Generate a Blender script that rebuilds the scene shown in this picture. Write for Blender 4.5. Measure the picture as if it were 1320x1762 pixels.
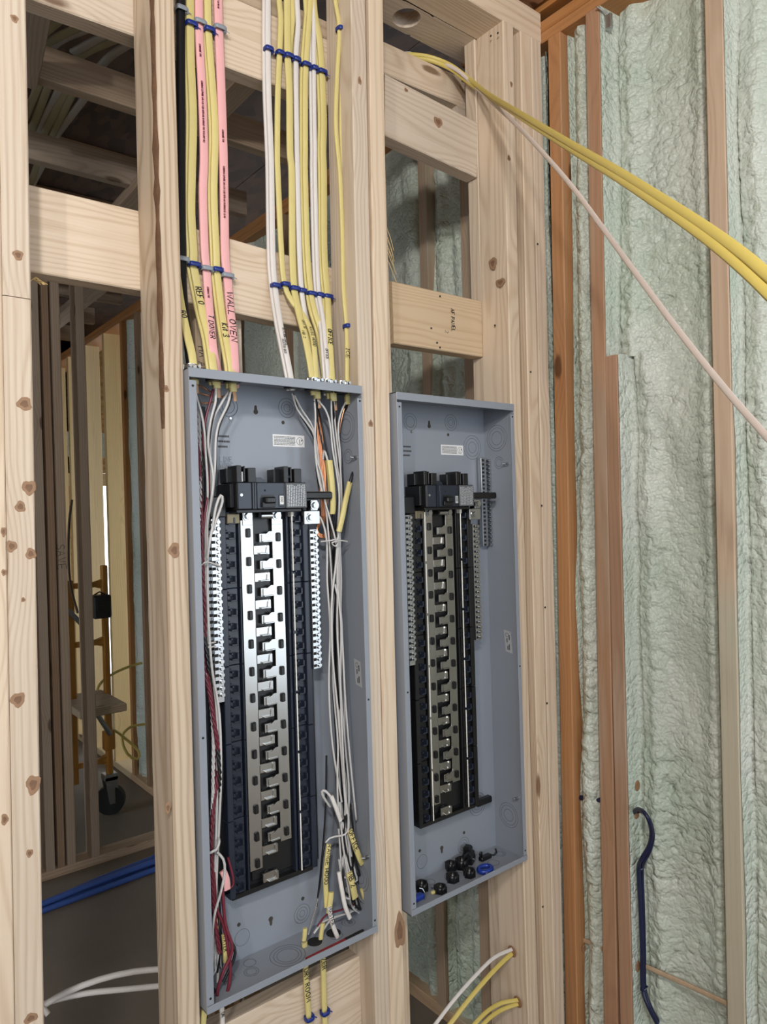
import bpy, bmesh, math, random
import numpy as np
from mathutils import Vector, Matrix, Quaternion

# ------------------------------------------------------------------ scene, camera, light
for o in list(bpy.data.objects):
    bpy.data.objects.remove(o, do_unlink=True)
scene = bpy.context.scene
COL = scene.collection
random.seed(7)
R0 = random.Random(11)

F_PX, YAW, PIT, ROL = 1242.27, 0.6748, 0.0011, -0.0292
CAM = Vector((0.0, -1.14, 1.55))
FW = Vector((math.sin(YAW)*math.cos(PIT), math.cos(YAW)*math.cos(PIT), math.sin(PIT)))
_r = Vector((math.cos(YAW), -math.sin(YAW), 0)); _u = _r.cross(FW)
RT = _r*math.cos(ROL) + _u*math.sin(ROL)
UP = -_r*math.sin(ROL) + _u*math.cos(ROL)
cd = bpy.data.cameras.new('camera'); cam = bpy.data.objects.new('camera', cd); COL.objects.link(cam)
cam.matrix_world = Matrix(((RT.x, UP.x, -FW.x, CAM.x), (RT.y, UP.y, -FW.y, CAM.y), (RT.z, UP.z, -FW.z, CAM.z), (0, 0, 0, 1)))
cd.sensor_fit = 'VERTICAL'; cd.sensor_height = 24.0; cd.lens = F_PX/1762*24.0
cd.clip_start = 0.02; cd.clip_end = 100
scene.camera = cam

world = bpy.data.worlds.new('World'); scene.world = world; world.use_nodes = True
wn = world.node_tree.nodes['Background']
wn.inputs[0].default_value = (0.80, 0.90, 1.0, 1); wn.inputs[1].default_value = 4.0

def lamp(name, loc, watt, rad, col):
    l = bpy.data.lights.new(name, 'POINT'); l.energy = watt; l.shadow_soft_size = rad; l.color = col
    o = bpy.data.objects.new(name, l); COL.objects.link(o); o.location = loc
    return o
lamp('work_lamp_light', (-1.55, -2.05, 2.34), 72, 0.05, (1.0, 0.965, 0.92))
lamp('work_lamp_light', (-0.42, -1.65, 2.52), 84, 0.08, (1.0, 0.97, 0.93))

vs = scene.view_settings
scene.display_settings.display_device = 'sRGB'
vs.view_transform = 'Standard'; vs.look = 'None'; vs.gamma = 1.0; vs.exposure = 0.1
vs.use_curve_mapping = False

# ------------------------------------------------------------------ small geometry kit
def ray(px, py):
    return FW + RT*((px-660)/F_PX) - UP*((py-881)/F_PX)
def onY(px, py, y):
    d = ray(px, py); return CAM + d*((y-CAM.y)/d.y)
def onX(px, py, x):
    d = ray(px, py); return CAM + d*((x-CAM.x)/d.x)
def onZ(px, py, z):
    d = ray(px, py); return CAM + d*((z-CAM.z)/d.z)
def onPlan(px, py, a, b):
    d = ray(px, py); n = Vector((b[1]-a[1], a[0]-b[0]))
    t = (n.x*(a[0]-CAM.x)+n.y*(a[1]-CAM.y))/(n.x*d.x+n.y*d.y)
    return CAM + d*t

class MB:
    """collects quads, boxes, prisms and tubes; build() links them as one mesh object"""
    def __init__(s): s.v = []; s.f = []; s.sm = []; s.mi = []; s.cur = 0
    def add(s, vs, fs, smooth=False):
        n = len(s.v); s.v += [tuple(p) for p in vs]
        for f in fs: s.f.append(tuple(i+n for i in f)); s.sm.append(smooth); s.mi.append(s.cur)
        return s
    def box(s, a, b, c=0.0):
        x0, y0, z0 = (min(a[i], b[i]) for i in range(3)); x1, y1, z1 = (max(a[i], b[i]) for i in range(3))
        if c <= 0:
            s.add([(x0,y0,z0),(x1,y0,z0),(x1,y1,z0),(x0,y1,z0),(x0,y0,z1),(x1,y0,z1),(x1,y1,z1),(x0,y1,z1)],
                  [(0,3,2,1),(4,5,6,7),(0,1,5,4),(1,2,6,5),(2,3,7,6),(3,0,4,7)])
            return s
        c = min(c, (x1-x0)*.45, (y1-y0)*.45, (z1-z0)*.45)
        vs = []
        for z, zi in ((z0, 1), (z1, -1)):
            for y, yi in ((y0, 1), (y1, -1)):
                for x, xi in ((x0, 1), (x1, -1)):
                    vs += [(x, y+yi*c, z+zi*c), (x+xi*c, y, z+zi*c), (x+xi*c, y+yi*c, z)]
        # corner order: 0 x0y0z0,1 x1y0z0,2 x0y1z0,3 x1y1z0,4.. z1
        I = lambda k, a: k*3+a
        fs = [(I(0,0),I(2,0),I(6,0),I(4,0))[::-1], (I(1,0),I(3,0),I(7,0),I(5,0)),
              (I(0,1),I(1,1),I(5,1),I(4,1)), (I(2,1),I(3,1),I(7,1),I(6,1))[::-1],
              (I(0,2),I(1,2),I(3,2),I(2,2))[::-1], (I(4,2),I(5,2),I(7,2),I(6,2))]
        for (p, q, a, b2) in ((0,1,1,2),(2,3,1,2),(4,5,1,2),(6,7,1,2),(0,2,0,2),(1,3,0,2),(4,6,0,2),(5,7,0,2),(0,4,0,1),(1,5,0,1),(2,6,0,1),(3,7,0,1)):
            fs.append((I(p,a),I(q,a),I(q,b2),I(p,b2)))
        for k in range(8): fs.append((I(k,0),I(k,1),I(k,2)))
        s.add(vs, fs); return s
    def prism(s, poly, y0, y1, axis=1):
        """polygon in (x,z) extruded along y (axis 1), in (y,z) along x (axis 0), in (x,y) along z (axis 2)"""
        def P(a, b, t): return {1: (a, t, b), 0: (t, a, b), 2: (a, b, t)}[axis]
        n = len(poly)
        s.add([P(a, b, y0) for a, b in poly]+[P(a, b, y1) for a, b in poly],
              [tuple(range(n)), tuple(range(2*n-1, n-1, -1))]+[(i, i+n, (i+1) % n+n, (i+1) % n) for i in range(n)])
        return s
    def cyl(s, p0, p1, r, n=12, r1=None, cap=True, smooth=True):
        p0 = Vector(p0); p1 = Vector(p1); d = (p1-p0).normalized(); r1 = r if r1 is None else r1
        a = d.orthogonal().normalized(); b = d.cross(a)
        c = [(a*math.cos(2*math.pi*i/n)+b*math.sin(2*math.pi*i/n)) for i in range(n)]
        s.add([p0+k*r for k in c]+[p1+k*r1 for k in c], [(i, (i+1) % n, (i+1) % n+n, i+n) for i in range(n)], smooth)
        if cap: s.add([p0+k*r for k in c]+[p1+k*r1 for k in c], [tuple(range(n-1, -1, -1)), tuple(range(n, 2*n))])
        return s
    def ring(s, cen, ax, r, w, h, n=20):
        """flat raised ring: radius r, width w, height h along axis ax"""
        cen = Vector(cen); ax = Vector(ax).normalized(); a = ax.orthogonal().normalized(); b = ax.cross(a)
        vs = []
        for i in range(n):
            k = a*math.cos(2*math.pi*i/n)+b*math.sin(2*math.pi*i/n)
            vs += [cen+k*(r-w), cen+k*(r-w/2)+ax*h, cen+k*r]
        fs = []
        for i in range(n):
            j = (i+1) % n
            fs += [(i*3, j*3, j*3+1, i*3+1), (i*3+1, j*3+1, j*3+2, i*3+2)]
        s.add(vs, fs, True); return s
    def sweep(s, pts, w, t, nrm=None, n=8, cap=True, twist=0.0, flat=False):
        """tube along pts; w half-width sideways, t half-thickness along the reference normal"""
        m = len(pts); base = len(s.v); vs = []
        ref = Vector(nrm) if nrm is not None else None
        prev = None
        for i, p in enumerate(pts):
            d = (pts[min(i+1, m-1)]-pts[max(i-1, 0)])
            d = d.normalized() if d.length > 1e-9 else Vector((0, 0, 1))
            if ref is not None:
                side = d.cross(ref)
                if side.length < 1e-4: side = prev or d.orthogonal()
            else:
                side = (prev - d*prev.dot(d)) if prev is not None else d.orthogonal()
            side = side.normalized(); up = side.cross(d).normalized(); prev = side
            a0 = twist*i/m
            ww = w[i] if isinstance(w, (list, tuple)) else w
            for k in range(n):
                a = 2*math.pi*k/n + math.pi/n
                c, q = math.cos(a), math.sin(a)
                if flat:  # squarer profile
                    c = math.copysign(abs(c)**0.55, c); q = math.copysign(abs(q)**0.55, q)
                x, y = c*ww, q*t
                if a0: x, y = x*math.cos(a0)-y*math.sin(a0), x*math.sin(a0)+y*math.cos(a0)
                vs.append(p+side*x+up*y)
        fs = [(i*n+k, i*n+(k+1) % n, (i+1)*n+(k+1) % n, (i+1)*n+k) for i in range(m-1) for k in range(n)]
        s.add(vs, fs, True)
        if cap:
            s.add(vs[:n]+vs[-n:], [tuple(range(n-1, -1, -1)), tuple(range(n, 2*n))])
        return s
    def mesh(s, name, mats):
        me = bpy.data.meshes.new(name); me.from_pydata(s.v, [], s.f)
        me.polygons.foreach_set('use_smooth', s.sm)
        mats = mats if isinstance(mats, (list, tuple)) else [mats]
        for m in mats: me.materials.append(m)
        if len(mats) > 1: me.polygons.foreach_set('material_index', s.mi)
        me.update(); return me
    def build(s, name, mats, parent=None, loc=None):
        o = bpy.data.objects.new(name, s.mesh(name, mats)); COL.objects.link(o)
        if loc is not None: o.location = loc
        if parent is not None: o.parent = parent
        return o

def empty(name, loc):
    o = bpy.data.objects.new(name, None); COL.objects.link(o); o.location = loc; o.empty_display_size = 0.05
    return o
def tag(o, label=None, cat=None, group=None, kind=None):
    if label: o['label'] = label
    if cat: o['category'] = cat
    if group: o['group'] = group
    if kind: o['kind'] = kind
    return o
def inst(name, me, parent=None, loc=(0, 0, 0), rot=None):
    o = bpy.data.objects.new(name, me); COL.objects.link(o); o.location = loc
    if rot is not None: o.rotation_euler = rot
    if parent is not None: o.parent = parent
    return o
def smooth_path(pts, step=0.012):
    pts = [Vector(p) for p in pts]
    if len(pts) < 3:
        n = max(2, int((pts[1]-pts[0]).length/step)+1)
        return [pts[0].lerp(pts[1], i/(n-1)) for i in range(n)]
    P = [pts[0]*2-pts[1]]+pts+[pts[-1]*2-pts[-2]]; out = []
    for i in range(1, len(P)-2):
        p0, p1, p2, p3 = P[i-1:i+3]; L = (p2-p1).length; n = max(2, min(40, int(L/step)+1))
        for k in range(n):
            t = k/n
            out.append(0.5*((2*p1)+(p2-p0)*t+(2*p0-5*p1+4*p2-p3)*t*t+(3*p1-p0-3*p2+p3)*t**3))
    out.append(P[-2]); return out

# ------------------------------------------------------------------ materials
def mat(name, col, rough=0.5, metal=0.0, bump=0.0, bscale=80, var=0.0, vscale=6, spec=0.5, coat=0.0):
    m = bpy.data.materials.new(name); m.use_nodes = True; nt = m.node_tree; b = nt.nodes['Principled BSDF']
    b.inputs['Base Color'].default_value = (*col, 1); b.inputs['Roughness'].default_value = rough
    b.inputs['Metallic'].default_value = metal; b.inputs['Specular IOR Level'].default_value = spec
    if coat: b.inputs['Coat Weight'].default_value = coat
    tc = nt.nodes.new('ShaderNodeTexCoord')
    nz = nt.nodes.new('ShaderNodeTexNoise'); nz.inputs['Scale'].default_value = vscale; nz.inputs['Detail'].default_value = 5
    nt.links.new(tc.outputs['Object'], nz.inputs['Vector'])
    mx = nt.nodes.new('ShaderNodeMix'); mx.data_type = 'RGBA'
    mx.inputs[6].default_value = (*[c*(1-var) for c in col], 1); mx.inputs[7].default_value = (*[min(1, c*(1+var)) for c in col], 1)
    nt.links.new(nz.outputs['Fac'], mx.inputs[0]); nt.links.new(mx.outputs[2], b.inputs['Base Color'])
    if bump:
        nb = nt.nodes.new('ShaderNodeTexNoise'); nb.inputs['Scale'].default_value = bscale; nb.inputs['Detail'].default_value = 4
        nt.links.new(tc.outputs['Object'], nb.inputs['Vector'])
        bp = nt.nodes.new('ShaderNodeBump'); bp.inputs['Strength'].default_value = bump; bp.inputs['Distance'].default_value = 0.004
        nt.links.new(nb.outputs['Fac'], bp.inputs['Height']); nt.links.new(bp.outputs['Normal'], b.inputs['Normal'])
    return m

def wood(name, light, dark, knotc, ring=0.5, knots=1.0, stain=None, stain_amt=0.0, stain_x=None):
    """sawn lumber: growth rings around a pith axis, fine fibre, knots; board length runs along local X"""
    m = bpy.data.materials.new(name); m.use_nodes = True; nt = m.node_tree; N = nt.nodes; L = nt.links
    b = N['Principled BSDF']; b.inputs['Roughness'].default_value = 0.62; b.inputs['Specular IOR Level'].default_value = 0.25
    def M(op, a, c=None, d=None):
        n = N.new('ShaderNodeMath'); n.operation = op
        for i, v in enumerate((a, c, d)):
            if v is None: continue
            if isinstance(v, (int, float)): n.inputs[i].default_value = v
            else: L.new(v, n.inputs[i])
        return n.outputs[0]
    tc = N.new('ShaderNodeTexCoord'); oi = N.new('ShaderNodeObjectInfo'); rnd = oi.outputs['Random']
    sp = N.new('ShaderNodeSeparateXYZ'); L.new(tc.outputs['Object'], sp.inputs[0])
    x = M('ADD', sp.outputs[0], M('MULTIPLY', rnd, 40.0)); y = sp.outputs[1]; z = sp.outputs[2]
    def vec(a, c, d):
        n = N.new('ShaderNodeCombineXYZ')
        for i, v in enumerate((a, c, d)):
            if isinstance(v, (int, float)): n.inputs[i].default_value = v
            else: L.new(v, n.inputs[i])
        return n.outputs[0]
    def noise(v, sc, det=3, out='Fac'):
        n = N.new('ShaderNodeTexNoise'); n.inputs['Scale'].default_value = sc; n.inputs['Detail'].default_value = det
        L.new(v, n.inputs['Vector']); return n.outputs[out]
    # knots
    vo = N.new('ShaderNodeTexVoronoi'); vo.inputs['Scale'].default_value = 1.0; vo.inputs['Randomness'].default_value = 1.0
    L.new(vec(M('MULTIPLY', x, 2.6), M('MULTIPLY', y, 9.0), M('MULTIPLY', z, 7.0)), vo.inputs['Vector'])
    kd = vo.outputs['Distance']
    kd2 = M('ADD', kd, M('MULTIPLY', M('SUBTRACT', noise(vec(M('MULTIPLY', x, 30), M('MULTIPLY', y, 90), M('MULTIPLY', z, 90)), 1.0), 0.5), 0.05))
    def ramp01(v, lo, hi):
        n = N.new('ShaderNodeMapRange'); n.inputs[1].default_value = lo; n.inputs[2].default_value = hi
        n.interpolation_type = 'SMOOTHSTEP'; L.new(v, n.inputs[0]); return n.outputs[0]
    knot = M('SUBTRACT', 1.0, ramp01(kd2, 0.055, 0.105))
    halo = M('SUBTRACT', 1.0, ramp01(kd, 0.02, 0.42))
    # rings
    warp = noise(vec(M('MULTIPLY', x, 0.9), M('MULTIPLY', y, 5), M('MULTIPLY', z, 5)), 1.0, 2)
    warp2 = noise(vec(M('MULTIPLY', x, 5.0), M('MULTIPLY', y, 16), M('MULTIPLY', z, 16)), 1.0, 2)
    py = M('ADD', M('SUBTRACT', y, M('MULTIPLY', M('SUBTRACT', rnd, 0.5), 0.09)), M('MULTIPLY', M('SUBTRACT', warp, .5), 0.10))
    pz = M('ADD', M('ADD', z, 0.035), M('MULTIPLY', M('SUBTRACT', warp, .5), 0.06))
    rr = M('SQRT', M('ADD', M('MULTIPLY', py, py), M('MULTIPLY', pz, pz)))
    rr = M('ADD', rr, M('ADD', M('MULTIPLY', halo, 0.022), M('MULTIPLY', M('SUBTRACT', warp2, .5), 0.006)))
    sn = M('SINE', M('MULTIPLY', rr, 2*math.pi/0.0085))
    sn = M('POWER', M('MULTIPLY_ADD', sn, 0.5, 0.5), 2.2)
    fib = noise(vec(M('MULTIPLY', x, 5), M('MULTIPLY', y, 320), M('MULTIPLY', z, 320)), 1.0, 3)
    tone = noise(vec(M('MULTIPLY', x, 1.2), M('MULTIPLY', y, 14), M('MULTIPLY', z, 14)), 1.0, 3)
    fac = M('ADD', M('MULTIPLY', sn, ring), M('ADD', M('MULTIPLY', M('SUBTRACT', fib, .5), 0.9), M('MULTIPLY', M('SUBTRACT', tone, .45), 0.7)))
    fac = M('ADD', fac, M('MULTIPLY', halo, 0.18))
    def mix(f, a, c):
        n = N.new('ShaderNodeMix'); n.data_type = 'RGBA'
        if isinstance(f, float): n.inputs[0].default_value = f
        else: L.new(f, n.inputs[0])
        for i, v in ((6, a), (7, c)):
            if isinstance(v, tuple): n.inputs[i].default_value = (*v, 1)
            else: L.new(v, n.inputs[i])
        return n.outputs[2]
    cl = N.new('ShaderNodeClamp'); L.new(fac, cl.inputs[0])
    c1 = mix(cl.outputs[0], light, dark)
    if stain:
        st = ramp01(noise(vec(M('MULTIPLY', x, 1.6), M('MULTIPLY', y, 12), M('MULTIPLY', z, 12)), 1.0, 5), 0.5, 0.72)
        if stain_x is not None: st = M('MULTIPLY', M('MULTIPLY_ADD', st, 0.35, 0.65), M('SUBTRACT', 1.0, ramp01(sp.outputs[0], stain_x-0.10, stain_x+0.06)))
        c1 = mix(M('MULTIPLY', st, stain_amt), c1, stain)
    c2 = mix(M('MULTIPLY', knot, 0.85*knots), c1, knotc)
    # board-to-board tone
    hs = N.new('ShaderNodeHueSaturation'); L.new(c2, hs.inputs['Color'])
    L.new(M('MULTIPLY_ADD', rnd, 0.16, 0.93), hs.inputs['Value']); L.new(M('MULTIPLY_ADD', rnd, 0.25, 0.87), hs.inputs['Saturation'])
    L.new(hs.outputs[0], b.inputs['Base Color'])
    bp = N.new('ShaderNodeBump'); bp.inputs['Strength'].default_value = 0.35; bp.inputs['Distance'].default_value = 0.0012
    L.new(M('ADD', fib, M('MULTIPLY', sn, -0.3)), bp.inputs['Height']); L.new(bp.outputs['Normal'], b.inputs['Normal'])
    return m

WOOD = wood('sawn_spruce', (0.655, 0.54, 0.42), (0.48, 0.355, 0.245), (0.16, 0.085, 0.045), ring=0.5)
WOOD2 = wood('flat_sawn_spruce', (0.60, 0.48, 0.355), (0.40, 0.285, 0.185), (0.16, 0.085, 0.045), ring=0.75)
WOODY = wood('yellow_spruce', (0.66, 0.50, 0.27), (0.50, 0.34, 0.16), (0.16, 0.08, 0.04), ring=0.4)
WOODG = wood('weathered_spruce', (0.44, 0.345, 0.25), (0.29, 0.215, 0.145), (0.10, 0.06, 0.035), ring=0.6)
FIR = wood('orange_fir', (0.45, 0.225, 0.10), (0.31, 0.14, 0.06), (0.09, 0.035, 0.015), ring=0.35, stain=(0.50, 0.46, 0.36), stain_amt=0.16)
FIR2 = wood('dusty_fir', (0.43, 0.245, 0.145), (0.30, 0.155, 0.085), (0.09, 0.04, 0.02), ring=0.3, stain=(0.55, 0.52, 0.42), stain_amt=0.35)
FIRD = wood('oversprayed_fir', (0.50, 0.36, 0.24), (0.37, 0.24, 0.15), (0.10, 0.05, 0.03), ring=0.3, stain=(0.52, 0.55, 0.46), stain_amt=0.7)
PALEF = wood('pale_fir', (0.60, 0.44, 0.31), (0.47, 0.31, 0.20), (0.14, 0.07, 0.04), ring=0.35)
PALES = wood('pale_fir_oversprayed', (0.60, 0.44, 0.31), (0.47, 0.31, 0.20), (0.14, 0.07, 0.04), ring=0.35, stain=(0.47, 0.49, 0.38), stain_amt=0.9, stain_x=1.34)
WOODT = wood('tan_spruce', (0.62, 0.46, 0.29), (0.50, 0.33, 0.18), (0.16, 0.085, 0.045), ring=0.55)
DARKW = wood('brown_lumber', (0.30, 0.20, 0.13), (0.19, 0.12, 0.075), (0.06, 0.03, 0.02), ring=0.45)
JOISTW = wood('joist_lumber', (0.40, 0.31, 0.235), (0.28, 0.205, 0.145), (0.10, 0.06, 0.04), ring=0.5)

def board(name, parent, p0, p1, width_dir, width, thick, m, bow=0.0, seg=1, ch=0.0022):
    """lumber from p0 to p1 (centre line); width along width_dir, thickness across it; bow bends it along the thickness"""
    p0 = Vector(p0); p1 = Vector(p1); X = (p1-p0); Ln = X.length; X.normalize()
    Y = Vector(width_dir); Y = (Y-X*Y.dot(X)).normalized(); Z = X.cross(Y)
    if bow: seg = max(seg, 10)
    hw, ht = width/2, thick/2
    prof = [(-hw+ch, -ht), (hw-ch, -ht), (hw, -ht+ch), (hw, ht-ch), (hw-ch, ht), (-hw+ch, ht), (-hw, ht-ch), (-hw, -ht+ch)]
    mb = MB(); vs = []; n = 8
    for i in range(seg+1):
        t = i/seg; off = bow*(1-(2*t-1)**2)
        vs += [(t*Ln, a, c+off) for a, c in prof]
    fs = [(i*n+k, i*n+(k+1) % n, (i+1)*n+(k+1) % n, (i+1)*n+k) for i in range(seg) for k in range(n)]
    fs = [f[::-1] for f in fs] if False else fs
    mb.add(vs, fs); mb.add(vs[:n]+vs[-n:], [tuple(range(n-1, -1, -1)), tuple(range(n, 2*n))])
    o = mb.build(name, m)
    Mx = Matrix(((X.x, Y.x, Z.x, p0.x), (X.y, Y.y, Z.y, p0.y), (X.z, Y.z, Z.z, p0.z), (0, 0, 0, 1)))
    if parent is not None:
        o.parent = parent; Mx = Matrix.Translation(-parent.location) @ Mx
    o.matrix_basis = Mx
    return o

YV, ZV, XV = Vector((0, 1, 0)), Vector((0, 0, 1)), Vector((1, 0, 0))
SF = 0.016            # front face of the stud wall; panels stand 16 mm proud of it
# ------------------------------------------------------------------ the setting: floor, ceiling, walls
FOAM = bpy.data.materials.new('spray_foam'); FOAM.use_nodes = True
def _foam():
    nt = FOAM.node_tree; N = nt.nodes; L = nt.links; b = N['Principled BSDF']
    b.inputs['Roughness'].default_value = 0.36; b.inputs['Specular IOR Level'].default_value = 0.45
    tc = N.new('ShaderNodeTexCoord')
    n1 = N.new('ShaderNodeTexNoise'); n1.inputs['Scale'].default_value = 3.2; n1.inputs['Detail'].default_value = 6
    L.new(tc.outputs['Object'], n1.inputs['Vector'])
    cr = N.new('ShaderNodeValToRGB'); e = cr.color_ramp.elements
    e[0].position = 0.3; e[0].color = (0.50, 0.58, 0.49, 1); e[1].position = 0.7; e[1].color = (0.65, 0.68, 0.62, 1)
    L.new(n1.outputs['Fac'], cr.inputs[0]); L.new(cr.outputs[0], b.inputs['Base Color'])
    def M(op, a, c):
        n = N.new('ShaderNodeMath'); n.operation = op
        for k, v in enumerate((a, c)):
            if isinstance(v, float): n.inputs[k].default_value = v
            else: L.new(v, n.inputs[k])
        return n.outputs[0]
    wp = N.new('ShaderNodeTexNoise'); wp.inputs['Scale'].default_value = 22; L.new(tc.outputs['Object'], wp.inputs['Vector'])
    ws = N.new('ShaderNodeVectorMath'); ws.operation = 'SCALE'; ws.inputs[3].default_value = 0.02; L.new(wp.outputs['Color'], ws.inputs[0])
    wa = N.new('ShaderNodeVectorMath'); wa.operation = 'ADD'; L.new(tc.outputs['Object'], wa.inputs[0]); L.new(ws.outputs[0], wa.inputs[1])
    def bub(sc):
        v = N.new('ShaderNodeTexVoronoi'); v.inputs['Scale'].default_value = sc; L.new(wa.outputs[0], v.inputs['Vector'])
        return M('SUBTRACT', 1.0, M('MULTIPLY', v.outputs['Distance'], v.outputs['Distance']))
    ms = N.new('ShaderNodeTexNoise'); ms.inputs['Scale'].default_value = 4.5; ms.inputs['Detail'].default_value = 2; L.new(tc.outputs['Object'], ms.inputs['Vector'])
    mr = N.new('ShaderNodeMapRange'); mr.inputs[1].default_value = 0.36; mr.inputs[2].default_value = 0.60; L.new(ms.outputs['Fac'], mr.inputs[0])
    hgt = M('ADD', M('MULTIPLY', M('MULTIPLY', bub(62.0), mr.outputs[0]), 1.0), M('MULTIPLY', bub(125.0), 0.42))
    bp = N.new('ShaderNodeBump'); bp.inputs['Strength'].default_value = 0.85; bp.inputs['Distance'].default_value = 0.0075
    L.new(hgt, bp.inputs['Height']); L.new(bp.outputs['Normal'], b.inputs['Normal'])
_foam()

def osb_mat(name, a, bcol):
    m = bpy.data.materials.new(name); m.use_nodes = True; nt = m.node_tree; N = nt.nodes; L = nt.links; b = N['Principled BSDF']
    b.inputs['Roughness'].default_value = 0.75
    tc = N.new('ShaderNodeTexCoord'); v = N.new('ShaderNodeTexVoronoi'); v.inputs['Scale'].default_value = 28
    mp = N.new('ShaderNodeMapping'); mp.inputs['Scale'].default_value = (1, 0.45, 1.6)
    L.new(tc.outputs['Object'], mp.inputs[0]); L.new(mp.outputs[0], v.inputs['Vector'])
    mx = N.new('ShaderNodeMix'); mx.data_type = 'RGBA'; mx.inputs[6].default_value = (*a, 1); mx.inputs[7].default_value = (*bcol, 1)
    sp = N.new('ShaderNodeSeparateColor'); L.new(v.outputs['Color'], sp.inputs[0]); L.new(sp.outputs[0], mx.inputs[0])
    L.new(mx.outputs[2], b.inputs['Base Color'])
    return m
OSB = osb_mat('oriented_strand_board', (0.62, 0.40, 0.17), (0.42, 0.24, 0.09))
DECK = osb_mat('dimmed_deck_board', (0.085, 0.045, 0.025), (0.035, 0.02, 0.012))  # strand board taken near black, the back room's dimness put into its colour

GYP = mat('pale_board', (0.50, 0.47, 0.42), 0.9, var=0.08)
CONC = mat('dusty_slab', (0.175, 0.145, 0.115), 0.85, bump=0.3, bscale=40, var=0.35, vscale=2.2)

fl = MB().box((-4, -4.5, -0.12), (4.5, 6.2, 0.0)).build('floor', CONC); tag(fl, kind='structure')

# ceiling: deck boards over 2x4 chords
ceil = empty('ceiling', (0.5, 1.0, 2.8)); tag(ceil, kind='structure')
for i in range(6):
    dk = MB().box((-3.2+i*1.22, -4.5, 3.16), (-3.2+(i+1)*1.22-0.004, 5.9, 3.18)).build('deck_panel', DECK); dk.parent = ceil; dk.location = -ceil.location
for i, y in enumerate((0.53, 1.03, 1.535, 2.04, 2.55, 3.05, 3.56, 4.07, 4.6, 5.1)):
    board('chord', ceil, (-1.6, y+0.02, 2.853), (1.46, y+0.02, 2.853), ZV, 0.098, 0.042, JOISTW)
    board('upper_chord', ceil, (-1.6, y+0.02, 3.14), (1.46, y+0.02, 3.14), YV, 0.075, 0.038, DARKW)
# a web brace and strapping running front to back
_a, _b = onZ(40, 150, 2.79), onZ(66, 5, 2.79)
board('web_brace', ceil, (_a.x, _a.y, 2.81), (_b.x, _b.y, 2.81), XV, 0.07, 0.038, JOISTW)
board('strapping', ceil, (1.02, 1.3, 2.80), (1.02, 2.2, 2.78), XV, 0.089, 0.038, JOISTW)
board('strapping', ceil, (1.20, 2.4, 2.755), (1.20, 5.0, 2.755), XV, 0.089, 0.038, JOISTW)
_a, _b = onZ(372, 200, 2.79), onZ(440, 130, 2.79)
board('strapping', ceil, (_a.x, _a.y, 2.81), (_b.x, _b.y, 2.81), XV, 0.07, 0.038, JOISTW)
# rim over the corner
board('rim_board', ceil, (1.50, -2.2, 2.92), (1.50, 0.3, 2.92), ZV, 0.22, 0.036, FIR)
board('rim_plank', ceil, (0.5, -0.02, 2.83), (1.47, -0.02, 2.83), YV, 0.2, 0.02, FIR)

# ---- wall_center: the stud wall that holds the panels
wc = empty('wall_center', (0.9, 0.06, 0.0)); tag(wc, kind='structure')
def stud(x0, x1, m=WOOD, bow=0.0, z0=0.038, z1=2.728, yc=SF+0.0445, w=0.089, t=0.038, name='stud', parent=None):
    xa = x0+(x1-x0)*z0/2.73; xb = x0+(x1-x0)*z1/2.73
    return board(name, parent or wc, (xa, yc, z0), (xb, yc, z1), YV, w, t, m, bow=bow)
stud(0.1915, 0.219)                                   # outermost of the left post
zj = onY(40, 513, SF).z
stud(0.2305, 0.2575, z1=zj-0.0006); stud(0.2305, 0.2575, z0=zj+0.0006)
s1 = stud(0.478, 0.4865, m=WOOD2)
stud(0.889, 0.900, bow=0.007, t=0.0375); stud(0.9265, 0.9475, bow=0.009, t=0.038)
stud(1.345, 1.357, bow=0.009)
stud(1.4035, 1.4205, bow=0.006); stud(1.4385, 1.461, t=0.038)
# waney bark strip on the inner edge of the first stud
BARK = mat('bark', (0.12, 0.06, 0.03), 0.9, bump=0.8, bscale=120, var=0.6, vscale=40)
mb = MB(); vs = []; n = 40
rb = random.Random(4)
for i in range(n):
    z = 1.70+i*(2.66-1.70)/(n-1); xl = 0.4783+(z/2.73)*0.0085-0.0192; wv = 0.004+0.005*abs(math.sin(i*0.9))*rb.random()+0.003*rb.random()
    vs += [(xl-0.0007, SF+0.0004, z), (xl+wv*0.45, SF-0.0008, z), (xl-0.0009, SF+wv*1.4, z)]
fs = []
for i in range(n-1):
    fs += [(i*3, i*3+1, i*3+4, i*3+3), (i*3, i*3+3, i*3+5, i*3+2)]
mb.add(vs, fs, True); o = mb.build('bark_edge', BARK); o.parent = s1; o.matrix_parent_inverse = (Matrix.Translation(wc.location) @ s1.matrix_basis).inverted()
# flat studs behind
board('flat_stud', wc, (0.988, 0.124, 0.038), (0.988, 0.124, 2.728), XV, 0.089, 0.037, WOOD)
board('flat_stud', wc, (1.372, 0.124, 0.038), (1.376, 0.124, 2.728), XV, 0.089, 0.037, WOOD)
board('flat_stud', wc, (0.612, 0.166, 0.30), (0.612, 0.166, 2.00), XV, 0.052, 0.037, WOODG)
board('flat_stud', wc, (0.668, 0.172, 0.30), (0.668, 0.172, 2.00), XV, 0.038, 0.037, WOOD)
# plates
board('top_plate', wc, (-0.6, SF+0.0445, 2.747), (1.481, SF+0.0445, 2.747), YV, 0.089, 0.038, WOOD)
board('top_plate', wc, (-0.6, SF+0.0445, 2.785), (1.481, SF+0.0445, 2.785), YV, 0.089, 0.038, WOOD)
board('bottom_plate', wc, (0.17, SF+0.0445, 0.019), (1.48, SF+0.0445, 0.019), YV, 0.089, 0.038, WOOD)
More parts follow.
